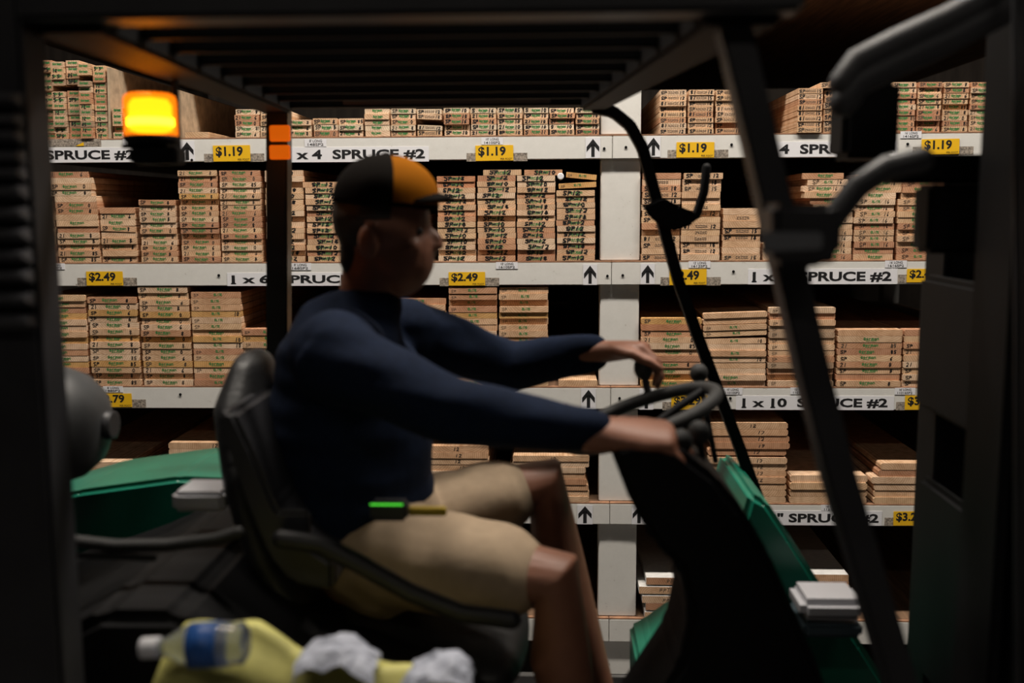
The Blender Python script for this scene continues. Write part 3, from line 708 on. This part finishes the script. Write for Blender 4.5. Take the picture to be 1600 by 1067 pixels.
# soft pale yellow cover over the near side of the hood
def heap(pts, Y, depth, m_, name, parent, seed, rough=.012, vox=.010):
    top = [at(x, y, Y) for x, y in pts]; b = MB(); nseg = 14
    zlow = at(500, 1250, Y).z; rows = []
    for i in range(61):
        t = i / 60 * (len(top) - 1); k = min(int(t), len(top) - 2); q = top[k].lerp(top[k + 1], t - k); row = []
        for j in range(nseg + 1):
            u = j / nseg; ny = math.sin(u * math.pi); dz = rough * noise.noise(Vector((q.x * 14 + seed, u * 4, 3.1 * seed)))
            row.append(b.bm.verts.new((q.x, Y - depth / 2 + depth * u + rough * noise.noise(Vector((q.x * 9, u * 5, seed))), zlow + (q.z - zlow) * (.55 + .45 * ny ** .45) + dz)))
        rows.append(row)
    for i in range(60):
        for j in range(nseg):
            f = b.bm.faces.new((rows[i][j], rows[i + 1][j], rows[i + 1][j + 1], rows[i][j + 1])); f.smooth = True
    base = [[b.bm.verts.new((r[0].co.x, r[0].co.y, zlow)), b.bm.verts.new((r[-1].co.x, r[-1].co.y, zlow))] for r in rows]
    for i in range(60):
        b.bm.faces.new((rows[i + 1][0], rows[i][0], base[i][0], base[i + 1][0])); b.bm.faces.new((rows[i][-1], rows[i + 1][-1], base[i + 1][1], base[i][1])); b.bm.faces.new((base[i][0], base[i][1], base[i + 1][1], base[i + 1][0]))
    for e in (0, 60): b.bm.faces.new([base[e][0]] + rows[e] + [base[e][1]])
    return b.build(name, m_, parent)
heap([(238, 1075), (262, 1010), (290, 980), (340, 974), (400, 975), (440, 996), (470, 1016), (520, 1030), (600, 1034), (680, 1042), (726, 1058), (738, 1100)], -2.20, .13, OLIVE, 'side_cover', fork, 2.7)['label'] = 'pale yellow soft cover along the near side'

# seat
m = MB(); m.prism(px_poly([(338, 650), (350, 640), (365, 645), (392, 700), (430, 790), (475, 850), (520, 880), (520, 925), (455, 912), (420, 870), (385, 790)], -1.93), -1.93, -1.40, .012, 3)
seat_f = m.build('seat_frame', STEEL2, fork)
m = MB()
m.tube([(P(395, 572, -1.65), .035, .10), (P(392, 620, -1.65), .055, .16), (P(415, 720, -1.65), .055, .21), (P(452, 830, -1.65), .06, .22), (P(490, 890, -1.65), .06, .22)], n=24); m.fused('seat_back', VINYL, fork, .012, 6)
m = MB(); m.tube([(P(470, 925, -1.65), .05, .22), (P(600, 965, -1.65), .06, .24), (P(720, 985, -1.65), .06, .24), (P(790, 990, -1.65), .05, .23)], n=24); m.fused('seat_cushion', VINYL, fork, .012, 6)
m = MB(); m.box(P(432, 862, -1.96), (P(482, 800, -1.96).x, -1.935, P(482, 800, -1.96).z), .006); m.build('belt_reel', GREYP if False else STEEL2, fork)
m = MB(); m.pipe([P(x, y, -1.99) for x, y in ((440, 842), (500, 850), (560, 880), (640, 925), (720, 958), (800, 968))], .016); m.build('hip_restraint', VINYL, fork)

# front cowl, floor, green front body
cowl = MB(); cowl.prism(px_poly([(952, 700), (985, 690), (1060, 700), (1120, 745), (1165, 800), (1205, 870), (1245, 960), (1290, 1067), (1330, 1250), (985, 1250), (968, 1180), (1015, 1110), (1062, 1040), (1078, 960), (1062, 890), (1022, 850), (987, 790)], -1.95), -1.95, -1.72, .014, 3)
cowl.build('cowl', STEEL, fork)
m = MB(); m.prism(px_poly([(1172, 770), (1200, 785), (1240, 845), (1290, 925), (1350, 1010), (1400, 1090), (1440, 1250), (1110, 1250), (1100, 1080), (1110, 960), (1140, 880)], -1.43), -1.43, YF + .06, .014, 3); m.build('front_body', GREEN, fork)['label'] = 'green front body behind the cowl'
m = MB(); m.prism(px_poly([(1000, 1062), (1025, 1050), (1066, 1020), (1095, 1005), (1105, 1200), (1000, 1200)], -1.43), -1.43, YF - .02, .01, 3); m.build('step', GREEN, fork)
m = MB(); m.box(P(1252, 972, -1.62), (P(1356, 940, -1.62).x, -1.50, P(1356, 940, -1.62).z), .014); lampf = m.build('front_lamp', GREYP, fork); lampf['label'] = 'light grey rounded front lamp'
m = MB(); m.box(P(1256, 998, -1.60), (P(1350, 976, -1.60).x, -1.46, P(1350, 976, -1.60).z), .008); m.build('lamp_bracket', mat('slate blue steel', (.05, .075, .09), .45), fork)
m = MB(); m.box((at(430, 1250, YC).x, -2.1, .50), (at(1300, 1250, YC).x, -1.2, .56), .01); m.build('floor_plate', STEEL, fork)
m = MB(); m.box((at(-60, 1200, YC).x, -2.05, .28), (at(1330, 1200, YC).x, -1.25, .52), .02); m.build('chassis', STEEL, fork)
for X, rr in ((at(1290, 900, YC).x, .33), (at(40, 900, YC).x, .27)):
    for Y in (-2.12, -1.22):
        m = MB(); m.lathe([(rr * .55, -.10), (rr * .92, -.10), (rr, -.07), (rr, .07), (rr * .92, .10), (rr * .55, .10)], Matrix.Translation((X, Y + (-.12 if Y < YC else .12), rr)) @ Matrix.Rotation(R(90), 4, 'X'), 40); wh = m.build('wheel', RUBBER, fork)
        m = MB(); m.lathe([(.03, -.09), (rr * .5, -.09), (rr * .56, -.05), (rr * .56, .05), (rr * .5, .09), (.03, .09)], Matrix.Translation((X, Y + (-.12 if Y < YC else .12), rr)) @ Matrix.Rotation(R(90), 4, 'X'), 32); m.build('hub', STEEL2, wh)

# steering column, wheel, levers
wc = P(1002, 652, YC); wc = Vector((wc.x, YC, wc.z)); TW = R(20)
wu, wv, wn = Vector((math.cos(TW), 0, math.sin(TW))), Vector((0, 1, 0)), Vector((-math.sin(TW), 0, math.cos(TW)))
rimp = lambda a: wc + (wu * math.cos(R(a)) + wv * math.sin(R(a))) * .150
m = MB()
ring = [rimp(a) for a in range(0, 360, 9)]; N_ = len(ring); rows = []
for i, p in enumerate(ring):
    ra = (p - wc).normalized(); rows.append([m.bm.verts.new(p + ra * (.0135 * math.cos(2 * math.pi * j / 10)) + wn * (.0135 * math.sin(2 * math.pi * j / 10))) for j in range(10)])
for i in range(N_):
    for j in range(10):
        f = m.bm.faces.new((rows[i][j], rows[i][(j + 1) % 10], rows[(i + 1) % N_][(j + 1) % 10], rows[(i + 1) % N_][j])); f.smooth = True
swh = m.build('steering_wheel', RUBBER, fork)
for a in (20, 140, 260):
    m = MB(); m.pipe([wc - wn * .03, wc - wn * .012 + (rimp(a) - wc) * .5, rimp(a)], .009); m.build('spoke', STEEL, swh)
m = MB(); m.lathe([(.03, -.05), (.045, -.02), (.045, .0), (.03, .008)], Matrix.Translation(wc - wn * .03) @ Matrix.Rotation(-TW, 4, 'Y'), 24); m.build('horn_pad', RUBBER, swh)
m = MB(); m.pipe([wc - wn * .07, wc - wn * .2, P(1095, 790, YC)], .035, 16); m.build('steering_column', STEEL, fork)
for q, (kx_, ky_, bx, by, Y) in enumerate(((1092, 583, 1118, 720, -1.38), (1064, 690, 1085, 770, -1.90), (1092, 676, 1106, 775, -1.84))):
    m = MB(); m.pipe([P(bx, by, Y), P(kx_, ky_, Y)], .006); lv = m.build('lever', STEEL, fork)
    m = MB(); m.ball(P(kx_, ky_, Y), .020, .020, .022); m.build('lever_knob', RUBBER, lv)

kb = rimp(78); m = MB(); m.pipe([kb, kb + Vector((-.01, .01, .045))], .008); m.ball(kb + Vector((-.012, .012, .062)), .020, .020, .026); m.build('spinner_knob', RUBBER, swh)
# lamps and mirror carried by the guard, mast at the front
m = MB(); m.prism(px_poly([(1186, 318), (1278, 318), (1290, 335), (1288, 395), (1262, 412), (1188, 410)], YN - .0), YN - .085, YN + .0, .012, 3); wl = m.build('work_lamp', STEEL2, fork)
m = MB(); m.prism(px_poly([(1188, 362), (1285, 362), (1284, 392), (1192, 396)], YN - .0865), YN - .092, YN - .0855, .003); m.build('lamp_band', mat('grey reflector', (.16, .165, .18), .4), wl)
m = MB(); m.pipe([P(x, y, YN + .05) for x, y in ((1255, 400), (1295, 350), (1340, 292), (1385, 262), (1440, 250))], .017); m.build('lamp_arm', STEEL2, fork)
m = MB(); m.pipe([P(x, y, YF - .02) for x, y in ((1104, 262), (1100, 300), (1088, 336), (1062, 352), (1038, 336))], .011); mir = m.build('mirror_arm', STEEL, fork)
m = MB(); m.prism(px_poly([(1006, 322), (1035, 308), (1062, 322), (1090, 334), (1084, 350), (1050, 362), (1016, 340)], YF - .05), YF - .05, YF - .03, .005); m.build('side_mirror', STEEL, fork)
YM = -1.95
xm0, xm1 = P(1448, 500, YM).x, P(1640, 500, YM).x
ZM1 = 2.55
mast = None
for (x0, x1, ya, yb, nm) in ((P(1548, 600, YM).x, P(1598, 600, YM).x, YM - .05, YM + .09, 'mast_channel'), (P(1606, 600, YM).x, P(1690, 600, YM).x, YM - .06, YM + .06, 'mast_channel')):
    m = MB(); m.box((x0, ya, .10), (x0 + .018, yb, ZM1), .003); m.box((x1 - .018, ya, .10), (x1, yb, ZM1), .003); m.box((x0 + .0185, ya + .04, .10), (x1 - .0185, ya + .055, ZM1), .002); m.build(nm, STEEL, fork)
xf0, xf1 = P(1452, 600, -1.38).x, P(1540, 600, -1.38).x
m = MB(); m.box((xf0, -1.43, .10), (xf0 + .018, -1.32, 1.615), .003); m.box((xf1, -1.43, .10), (xf1 + .018, -1.32, 1.615), .003); m.box((xf0 + .0185, -1.39, .10), (xf1 - .0005, -1.375, 1.615), .002); m.build('mast_channel', STEEL, fork)
m = MB(); m.box((P(1456, 560, -1.40).x, -1.84, P(1456, 700, -1.8).z), (P(1560, 560, -1.8).x, -1.40, P(1456, 452, -1.8).z), .012); m.build('mast_crossmember', STEEL, fork)
m = MB(); m.box((P(1432, 790, -1.40).x, -1.84, P(1430, 1180, -1.8).z), (P(1600, 560, -1.8).x, -1.40, P(1430, 830, -1.8).z), .012); m.build('mast_crossmember', STEEL, fork)
m = MB(); m.box((P(1304, 246, -1.75).x, -1.80, P(1304, 250, -1.75).z), (P(1390, 246, -1.75).x, -1.70, P(1304, 128, -1.75).z), .012); m.build('head_lamp', STEEL, fork)
m = MB(); m.box((P(1380, 300, -1.75).x, -1.78, P(1304, 288, -1.75).z), (P(1560, 246, -1.75).x, -1.72, P(1304, 244, -1.75).z), .008); m.build('lamp_bracket', STEEL, fork)
m = MB(); m.box((P(1440, 300, -1.75).x, -1.79, P(1440, 395, -1.75).z), (P(1600, 246, -1.75).x, -1.71, P(1440, 288.5, -1.75).z), .008); m.build('tilt_bracket', STEEL, fork)
for off in (0, 30):
    m = MB(); m.pipe([P(x, y - off, -2.05) for x, y in ((1640, -60), (1560, 20), (1480, 62), (1400, 98), (1340, 128), (1318, 160))], .022); m.build('hydraulic_hose', mat('grey hose', (.045, .045, .05), .55), fork)
for off in (0, 14):
    m = MB(); m.pipe([P(1590 + off, 1200, -2.12), P(1590 + off, 500, -2.12), P(1586 + off, -80, -2.12)], .005); m.build('lift_chain', STEEL2, fork)

# gas cylinder lying across the counterweight
tc_ = P(168, 664, -1.62); rt = .118
M1 = Matrix.Translation(tc_) @ Matrix.Rotation(R(-90), 4, 'Y')
tank = MB().lathe([(.02, 0), (rt * .35, .004), (rt * .66, .022), (rt * .88, .052), (rt, .095), (rt, .62), (rt * .8, .68), (rt * .3, .70)], M1, 48).build('gas_cylinder', mat('grey cylinder paint', (.05, .052, .055), .5, noise_amt=.3, nscale=16))
tag(tank, 'round grey gas cylinder lying at the rear of the forklift above the green counterweight', 'gas cylinder')
MB().lathe([(rt * .20, -.014), (rt * .24, -.014), (rt * .24, .012), (rt * .20, .012)], M1, 32).build('collar', STEEL2, tank)
MB().box((tc_.x - .125, -1.62 - rt - .002, tc_.z - .01), (tc_.x - .06, -1.62 - rt + .012, tc_.z + .03), .001).build('blue_label', mat('blue label', (.02, .05, .2), .5), tank)
for yy in (.16, .45): MB().lathe([(rt + .001, yy), (rt + .006, yy), (rt + .006, yy + .04), (rt + .001, yy + .04)], M1, 48).build('strap', STEEL, tank)
m = MB(); m.box((tc_.x - .62, -1.66, P(192, 860, -1.62).z), (tc_.x - .12, -1.58, tc_.z - rt - .008), .006); m.build('cylinder_cradle', STEEL, fork)

# ------------------------------------------------------------------ the driver
NEAR, FAR = -1.86, -1.46
man = MB()
Hd = P(604, 362, YC)
# head: skull, jaw, nose, brow, ear, neck
q = lambda x, y, Y=YC: P(x, y, Y)
man.ball(q(600, 345), .089, .076, .106); man.ball(q(622, 395), .072, .064, .085)
man.ball(q(640, 425), .040, .045, .032); man.ball(q(648, 350), .025, .052, .020); man.ball(q(658, 402), .022, .032, .020)
man.tube([(q(662, 354), .010, .010), (q(684, 374), .011, .013), (q(686, 382), .012, .017), (q(676, 386), .010, .018)], n=12)
man.tube([(q(660, 409), .010, .024), (q(667, 411), .008, .018)], n=10); man.tube([(q(658, 420), .010, .022), (q(664, 421), .008, .016)], n=10)
for s in (-1, 1): man.ball((q(648, 362).x, YC + s * .036, q(648, 362).z), .014, .018, .012); man.ball((q(648, 384).x, YC + s * .040, q(648, 384).z), .020, .022, .020); man.ball((q(588, 375).x, YC + s * .083, q(588, 375).z), .021, .013, .034)
man.tube([(q(590, 400), .062, .060), (q(578, 450), .058, .056), (q(570, 500), .055, .055)], n=20)
# torso inside the clothes, arms, legs
man.tube([(q(560, 525), .05, .08), (q(540, 560), .10, .15), (q(545, 640), .13, .15), (q(555, 760), .13, .15), (q(570, 850), .12, .16)], n=24)
nsh, nel, nwr = q(520, 560, NEAR), q(712, 640, -1.93), q(940, 678, -1.90)
fsh, fel, fwr = q(640, 520, FAR), q(800, 572, -1.40), q(936, 550, -1.43)
man.tube([(nsh, .055, .055), (nel, .042, .045), (nel.lerp(nwr, .35), .040, .043), (nwr, .026, .031)], n=16)
man.tube([(fsh, .055, .055), (fel, .042, .045), (fel.lerp(fwr, .35), .040, .043), (fwr, .026, .031)], n=16)
nhip, nkn, nan = q(590, 870, -1.76), q(868, 905, -1.84), q(925, 1300, -1.84)
fhip, fkn, fan = q(600, 835, -1.54), q(850, 752, -1.46), q(960, 1180, -1.44)
for h, k, a in ((nhip, nkn, nan), (fhip, fkn, fan)):
    man.tube([(h, .085, .085), (h.lerp(k, .5), .075, .075), (k, .058, .060), (k.lerp(a, .3) + Vector((-.012, 0, 0)), .056, .058), (k.lerp(a, .75), .038, .033), (a, .036, .036)], n=20)


def hand(wr, fwd, down, out, curl, scale=1.0, spread=.0):
    """palm, four fingers and a thumb; fwd along the hand, down where the fingers close, out towards the thumb"""
    fwd, down, out = fwd.normalized(), down.normalized(), out.normalized(); S = scale
    pc_ = wr + fwd * .055 * S
    man.tube([(wr - fwd * .02, .026 * S, .030 * S), (wr + fwd * .015, .022 * S, .033 * S), (pc_, .019 * S, .042 * S), (wr + fwd * .088 * S, .015 * S, .040 * S)], ref=out, n=16)
    for i, (off, ln) in enumerate(((.030, .078), (.0105, .088), (-.0095, .082), (-.029, .064))):
        b = wr + fwd * (.085 - abs(i - 1.2) * .004) * S + out * off * S * (1 + spread); pts = [b]; ang = R(12); seg = [.45, .32, .26]
        for k, sg in enumerate(seg):
            ang += R(curl) * (1.0, 1.15, .8)[k]; d = fwd * math.cos(ang) + down * math.sin(ang); pts.append(pts[-1] + d * ln * sg * S)
        man.tube([(pts[0], .0100 * S, .0100 * S), (pts[1], .0092 * S, .0092 * S), (pts[2], .0084 * S, .0084 * S), (pts[3], .0070 * S, .0070 * S)], n=10, ref=out)
    t0 = wr + fwd * .03 * S + out * .030 * S; t1 = t0 + fwd * .030 * S + out * .022 * S + down * .012 * S; t2 = t1 + fwd * .028 * S + down * .018 * S + out * .004; t3 = t2 + fwd * .020 * S + down * .014 * S - out * .006
    man.tube([(t0, .013 * S, .013 * S), (t1, .0110 * S, .0110 * S), (t2, .0098 * S, .0098 * S), (t3, .0075 * S, .0075 * S)], n=10, ref=(0, 0, 1))


hand(nwr, q(1010, 680, -1.90) - nwr, Vector((.15, 0, -1)), Vector((0, 1, .25)), 30, 1.24)
hand(fwr, q(1000, 545, -1.45) - fwr, Vector((.2, 0, -1)), Vector((0, -1, .2)), 36, 1.08)
person = man.fused('person', SKIN, None, .0048, 3)
tag(person, 'person in a dark cap, navy long-sleeved shirt and tan shorts driving the forklift', 'person')
EYE = mat('dark eye', (.02, .015, .012), .3)
for s in (-1, 1):
    m = MB(); m.ball((q(656, 361).x, YC + s * .034, q(656, 361).z), .011, .014, .009); m.build('eye', EYE, person)
# hair, cap
m = MB(); m.ball(q(597, 338), .097, .081, .097); m.tube([(q(556, 370), .03, .055), (q(553, 410), .026, .05), (q(556, 432), .018, .04)], n=16)
hz = q(600, 322).z
m.fused('hair', HAIR, person, .005, 3)
for b in (person.children): pass
# clip the hair to what shows below the cap and behind the ear line
hair = [c for c in person.children if c.name.startswith('hair')][0]; bm_ = bmesh.new(); bm_.from_mesh(hair.data)
cut = q(590, 350); bmesh.ops.delete(bm_, geom=[v for v in bm_.verts if v.co.x > cut.x + (.04 if v.co.z > q(0 + 600, 345).z else (-.01 if v.co.z > q(600, 385).z else -.035))], context='VERTS'); bm_.to_mesh(hair.data); bm_.free()
m = MB(); tmp = bmesh.new(); bmesh.ops.create_uvsphere(tmp, u_segments=48, v_segments=32, radius=1)
bmesh.ops.delete(tmp, geom=[v for v in tmp.verts if v.co.z < -.12], context='VERTS')
for f in tmp.faces: f.smooth = True
crown_c = q(603, 314)
for v in tmp.verts:
    x, y, z = v.co
    if x > 0 and z > .1: x *= 1 + .06 * z
    v.co = Vector((x * .101, y * .088, z * .088))
for f in tmp.faces:
    c = f.calc_center_median(); f.material_index = 1 if (abs(math.atan2(c.y / .088, c.x / .101)) < R(75) and -.004 < c.z < .083) else 0
bmesh.ops.transform(tmp, matrix=Matrix.Translation(crown_c) @ Matrix.Rotation(R(5), 4, 'Y'), verts=tmp.verts)
vs = [m.bm.verts.new(v.co) for v in tmp.verts]; tmp.verts.index_update()
for f in tmp.faces: g = m.bm.faces.new([vs[v.index] for v in f.verts]); g.material_index = f.material_index; g.smooth = True
tmp.free()
capo = m.build('cap', [CAPDARK, CAPGOLD], person); capo['label'] = 'dark baseball cap with an amber front panel'
sol = capo.modifiers.new('s', 'SOLIDIFY'); sol.thickness = .003
m = MB(); rows = []
bx0, bz0 = q(644, 303).x, q(646, 303).z
for i in range(13):
    a = R(-78 + 156 * i / 12); row = []
    for j in range(7):
        u = j / 6; x = bx0 - .052 + .085 * math.cos(a) + u * (.048 * math.cos(a) ** .6 if math.cos(a) > 0 else 0); y = YC + math.sin(a) * (.086 - .012 * u)
        row.append(m.bm.verts.new((x, y, bz0 + .004 - .012 * u - 2.2 * (y - YC) ** 2)))
    rows.append(row)
for i in range(12):
    for j in range(6): f = m.bm.faces.new((rows[i][j], rows[i + 1][j], rows[i + 1][j + 1], rows[i][j + 1])); f.smooth = True
br = m.build('brim', CAPDARK, capo); sb = br.modifiers.new('s', 'SOLIDIFY'); sb.thickness = .004; sb.offset = 0
m = MB(); m.ball(q(603, 242), .009, .009, .005); m.build('cap_button', CAPDARK, capo)
# shirt
m = MB()
m.tube([(q(576, 480), .066, .075), (q(570, 490), .080, .10), (q(556, 512), .108, .15), (q(545, 545), .128, .195), (q(545, 620), .148, .190), (q(550, 700), .156, .185), (q(556, 745), .154, .182), (q(560, 772), .150, .184)], n=32)
m.ball(nsh + Vector((0, .02, 0)), .082, .075, .085); m.ball(fsh + Vector((-.01, -.02, 0)), .080, .070, .080)
m.tube([(q(545, 545, -1.80), .08, .07), (nsh, .074, .072), (nsh.lerp(nel, .5), .063, .066), (nel, .056, .060), (nel.lerp(nwr, .3), .054, .056), (nel.lerp(nwr, .7), .044, .047), (nel.lerp(nwr, .94), .036, .033)], n=20)
m.tube([(q(600, 540, -1.50), .08, .07), (fsh, .072, .070), (fsh.lerp(fel, .5), .062, .064), (fel, .055, .058), (fel.lerp(fwr, .5), .050, .052), (fel.lerp(fwr, .95), .037, .033)], n=20)
shirt = m.fused('shirt', NAVY, person, .0075, 5)
bmt = bmesh.new(); bmt.from_mesh(shirt.data)
for v in bmt.verts:   # folds of the knit
    k = noise.noise(Vector((v.co.x * 6, v.co.y * 5, v.co.z * 26))) * .008 + noise.noise(v.co * 11) * .004
    v.co += v.normal * k
bmt.to_mesh(shirt.data); bmt.free()
# shorts
m = MB()
m.tube([(q(575, 800), .136, .178), (q(588, 845), .138, .186), (q(604, 872), .11, .18)], n=28)
for h, k, e, rr in ((nhip + Vector((.02, 0, .005)), nkn, .70, .098), (fhip, fkn, .72, .092)):
    m.tube([(h, rr, .10), (h.lerp(k, .4), rr * .96, .098), (h.lerp(k, e), rr * .86, .090)], n=24)
shorts = m.fused('shorts', TAN, person, .0075, 5)
bmt = bmesh.new(); bmt.from_mesh(shorts.data)
for v in bmt.verts: v.co += v.normal * (noise.noise(Vector((v.co.x * 16, v.co.y * 6, v.co.z * 9))) * .006)
bmt.to_mesh(shorts.data); bmt.free()
for k, a in ((nkn, nan), (fkn, fan)):
    m = MB(); m.tube([(a + Vector((-.06, 0, -.05)), .045, .045), (a + Vector((.06, 0, -.065)), .038, .033), (a + Vector((.17, 0, -.075)), .028, .042)], n=16); m.tube([(a + Vector((0, 0, .03)), .048, .033), (a + Vector((0, 0, -.04)), .05, .033)], n=16); m.fused('shoe', RUBBER, person, .008, 3)

# things carried and lying about
rz = P(610, 790, -1.86)
m = MB(); m.box((P(582, 778, -1.87).x, -1.905, P(600, 806, -1.87).z), (P(640, 778, -1.87).x, -1.865, P(600, 778, -1.87).z), .006); rad = m.build('two_way_radio', VINYL)
tag(rad, 'small black radio with a glowing green line clipped at the hip of the driver', 'radio')
m = MB(); m.box((P(584, 780, -1.87).x, -1.909, P(600, 779.6, -1.87).z), (P(634, 780, -1.87).x, -1.9045, P(600, 778, -1.87).z), .0003); m.build('green_light', mat('green indicator', (.1, .8, .1), .4, emit=(.12, 1, .06), estr=.8), rad)
m = MB(); m.box((P(642, 797, -1.84).x, -1.875, P(600, 797, -1.84).z), (P(700, 790, -1.84).x, -1.860, P(600, 785, -1.84).z), .002)
bt = m.build('belt_pouch', mat('dull yellow webbing', (.32, .22, .01), .7), person); bt['label'] = 'yellow strap at the waist'
# water bottle and crumpled paper on the soft cover
YW = -2.29
ba, bb = P(238, 1012, YW), P(385, 1004, YW); ax_ = (bb - ba); Lb = ax_.length
rot = ax_.to_track_quat('Z', 'Y').to_matrix().to_4x4(); Mb = Matrix.Translation(ba) @ rot
CLEAR = mat('clear bottle plastic', (.62, .66, .70), .12)
CLEAR.node_tree.nodes['Principled BSDF'].inputs['Transmission Weight'].default_value = .75; CLEAR.node_tree.nodes['Principled BSDF'].inputs['IOR'].default_value = 1.33
bot = MB().lathe([(.010, 0), (.012, .012), (.013, .02), (.026, .045), (.030, .06), (.0295, .075), (.030, Lb * .8), (.028, Lb * .9), (.029, Lb * .96), (.022, Lb)], Mb, 32).build('water_bottle', CLEAR)
tag(bot, 'clear plastic bottle with a blue label lying on the pale yellow cover', 'bottle')
MB().lathe([(.0302, Lb * .42), (.0307, Lb * .42), (.0307, Lb * .74), (.0302, Lb * .74)], Mb, 32).build('label_wrap', mat('blue bottle label', (.03, .12, .42), .4), bot)
MB().lathe([(.010, -.016), (.0145, -.014), (.0145, .010), (.010, .012)], Mb, 20).build('bottle_cap', PAPER, bot)
for k, (pts, lab) in enumerate((([(466, 1030), (478, 1012), (510, 1003), (548, 1006), (575, 1018), (590, 1034)], 'crumpled white paper lying on the pale yellow cover next to the bottle'), ([(628, 1064), (645, 1040), (680, 1028), (715, 1026), (732, 1040), (738, 1066)], 'crumpled white paper at the seat end of the pale yellow cover'))):
    top = [at(x, y, -2.235) for x, y in pts]; m = MB(); rows = []; rr = random.Random(k)
    for i in range(25):
        t = i / 24 * (len(top) - 1); j0 = min(int(t), len(top) - 2); c = top[j0].lerp(top[j0 + 1], t - j0)
        rows.append([m.bm.verts.new((c.x + rr.uniform(-.003, .003), -2.285 + .1 * j / 9, c.z - .03 + .03 * math.sin(math.pi * (j + 1) / 11) ** .5 + .012 * noise.noise(Vector((c.x * 40, j * .7, k))))) for j in range(10)])
    for i in range(24):
        for j in range(9): m.bm.faces.new((rows[i][j], rows[i + 1][j], rows[i + 1][j + 1], rows[i][j + 1]))
    o = m.build('paper_sheet', mat('bluish white paper', (.34, .36, .43), .6)); so = o.modifiers.new('s', 'SOLIDIFY'); so.thickness = .002
    tag(o, lab, 'paper', 'papers on the pale yellow cover')
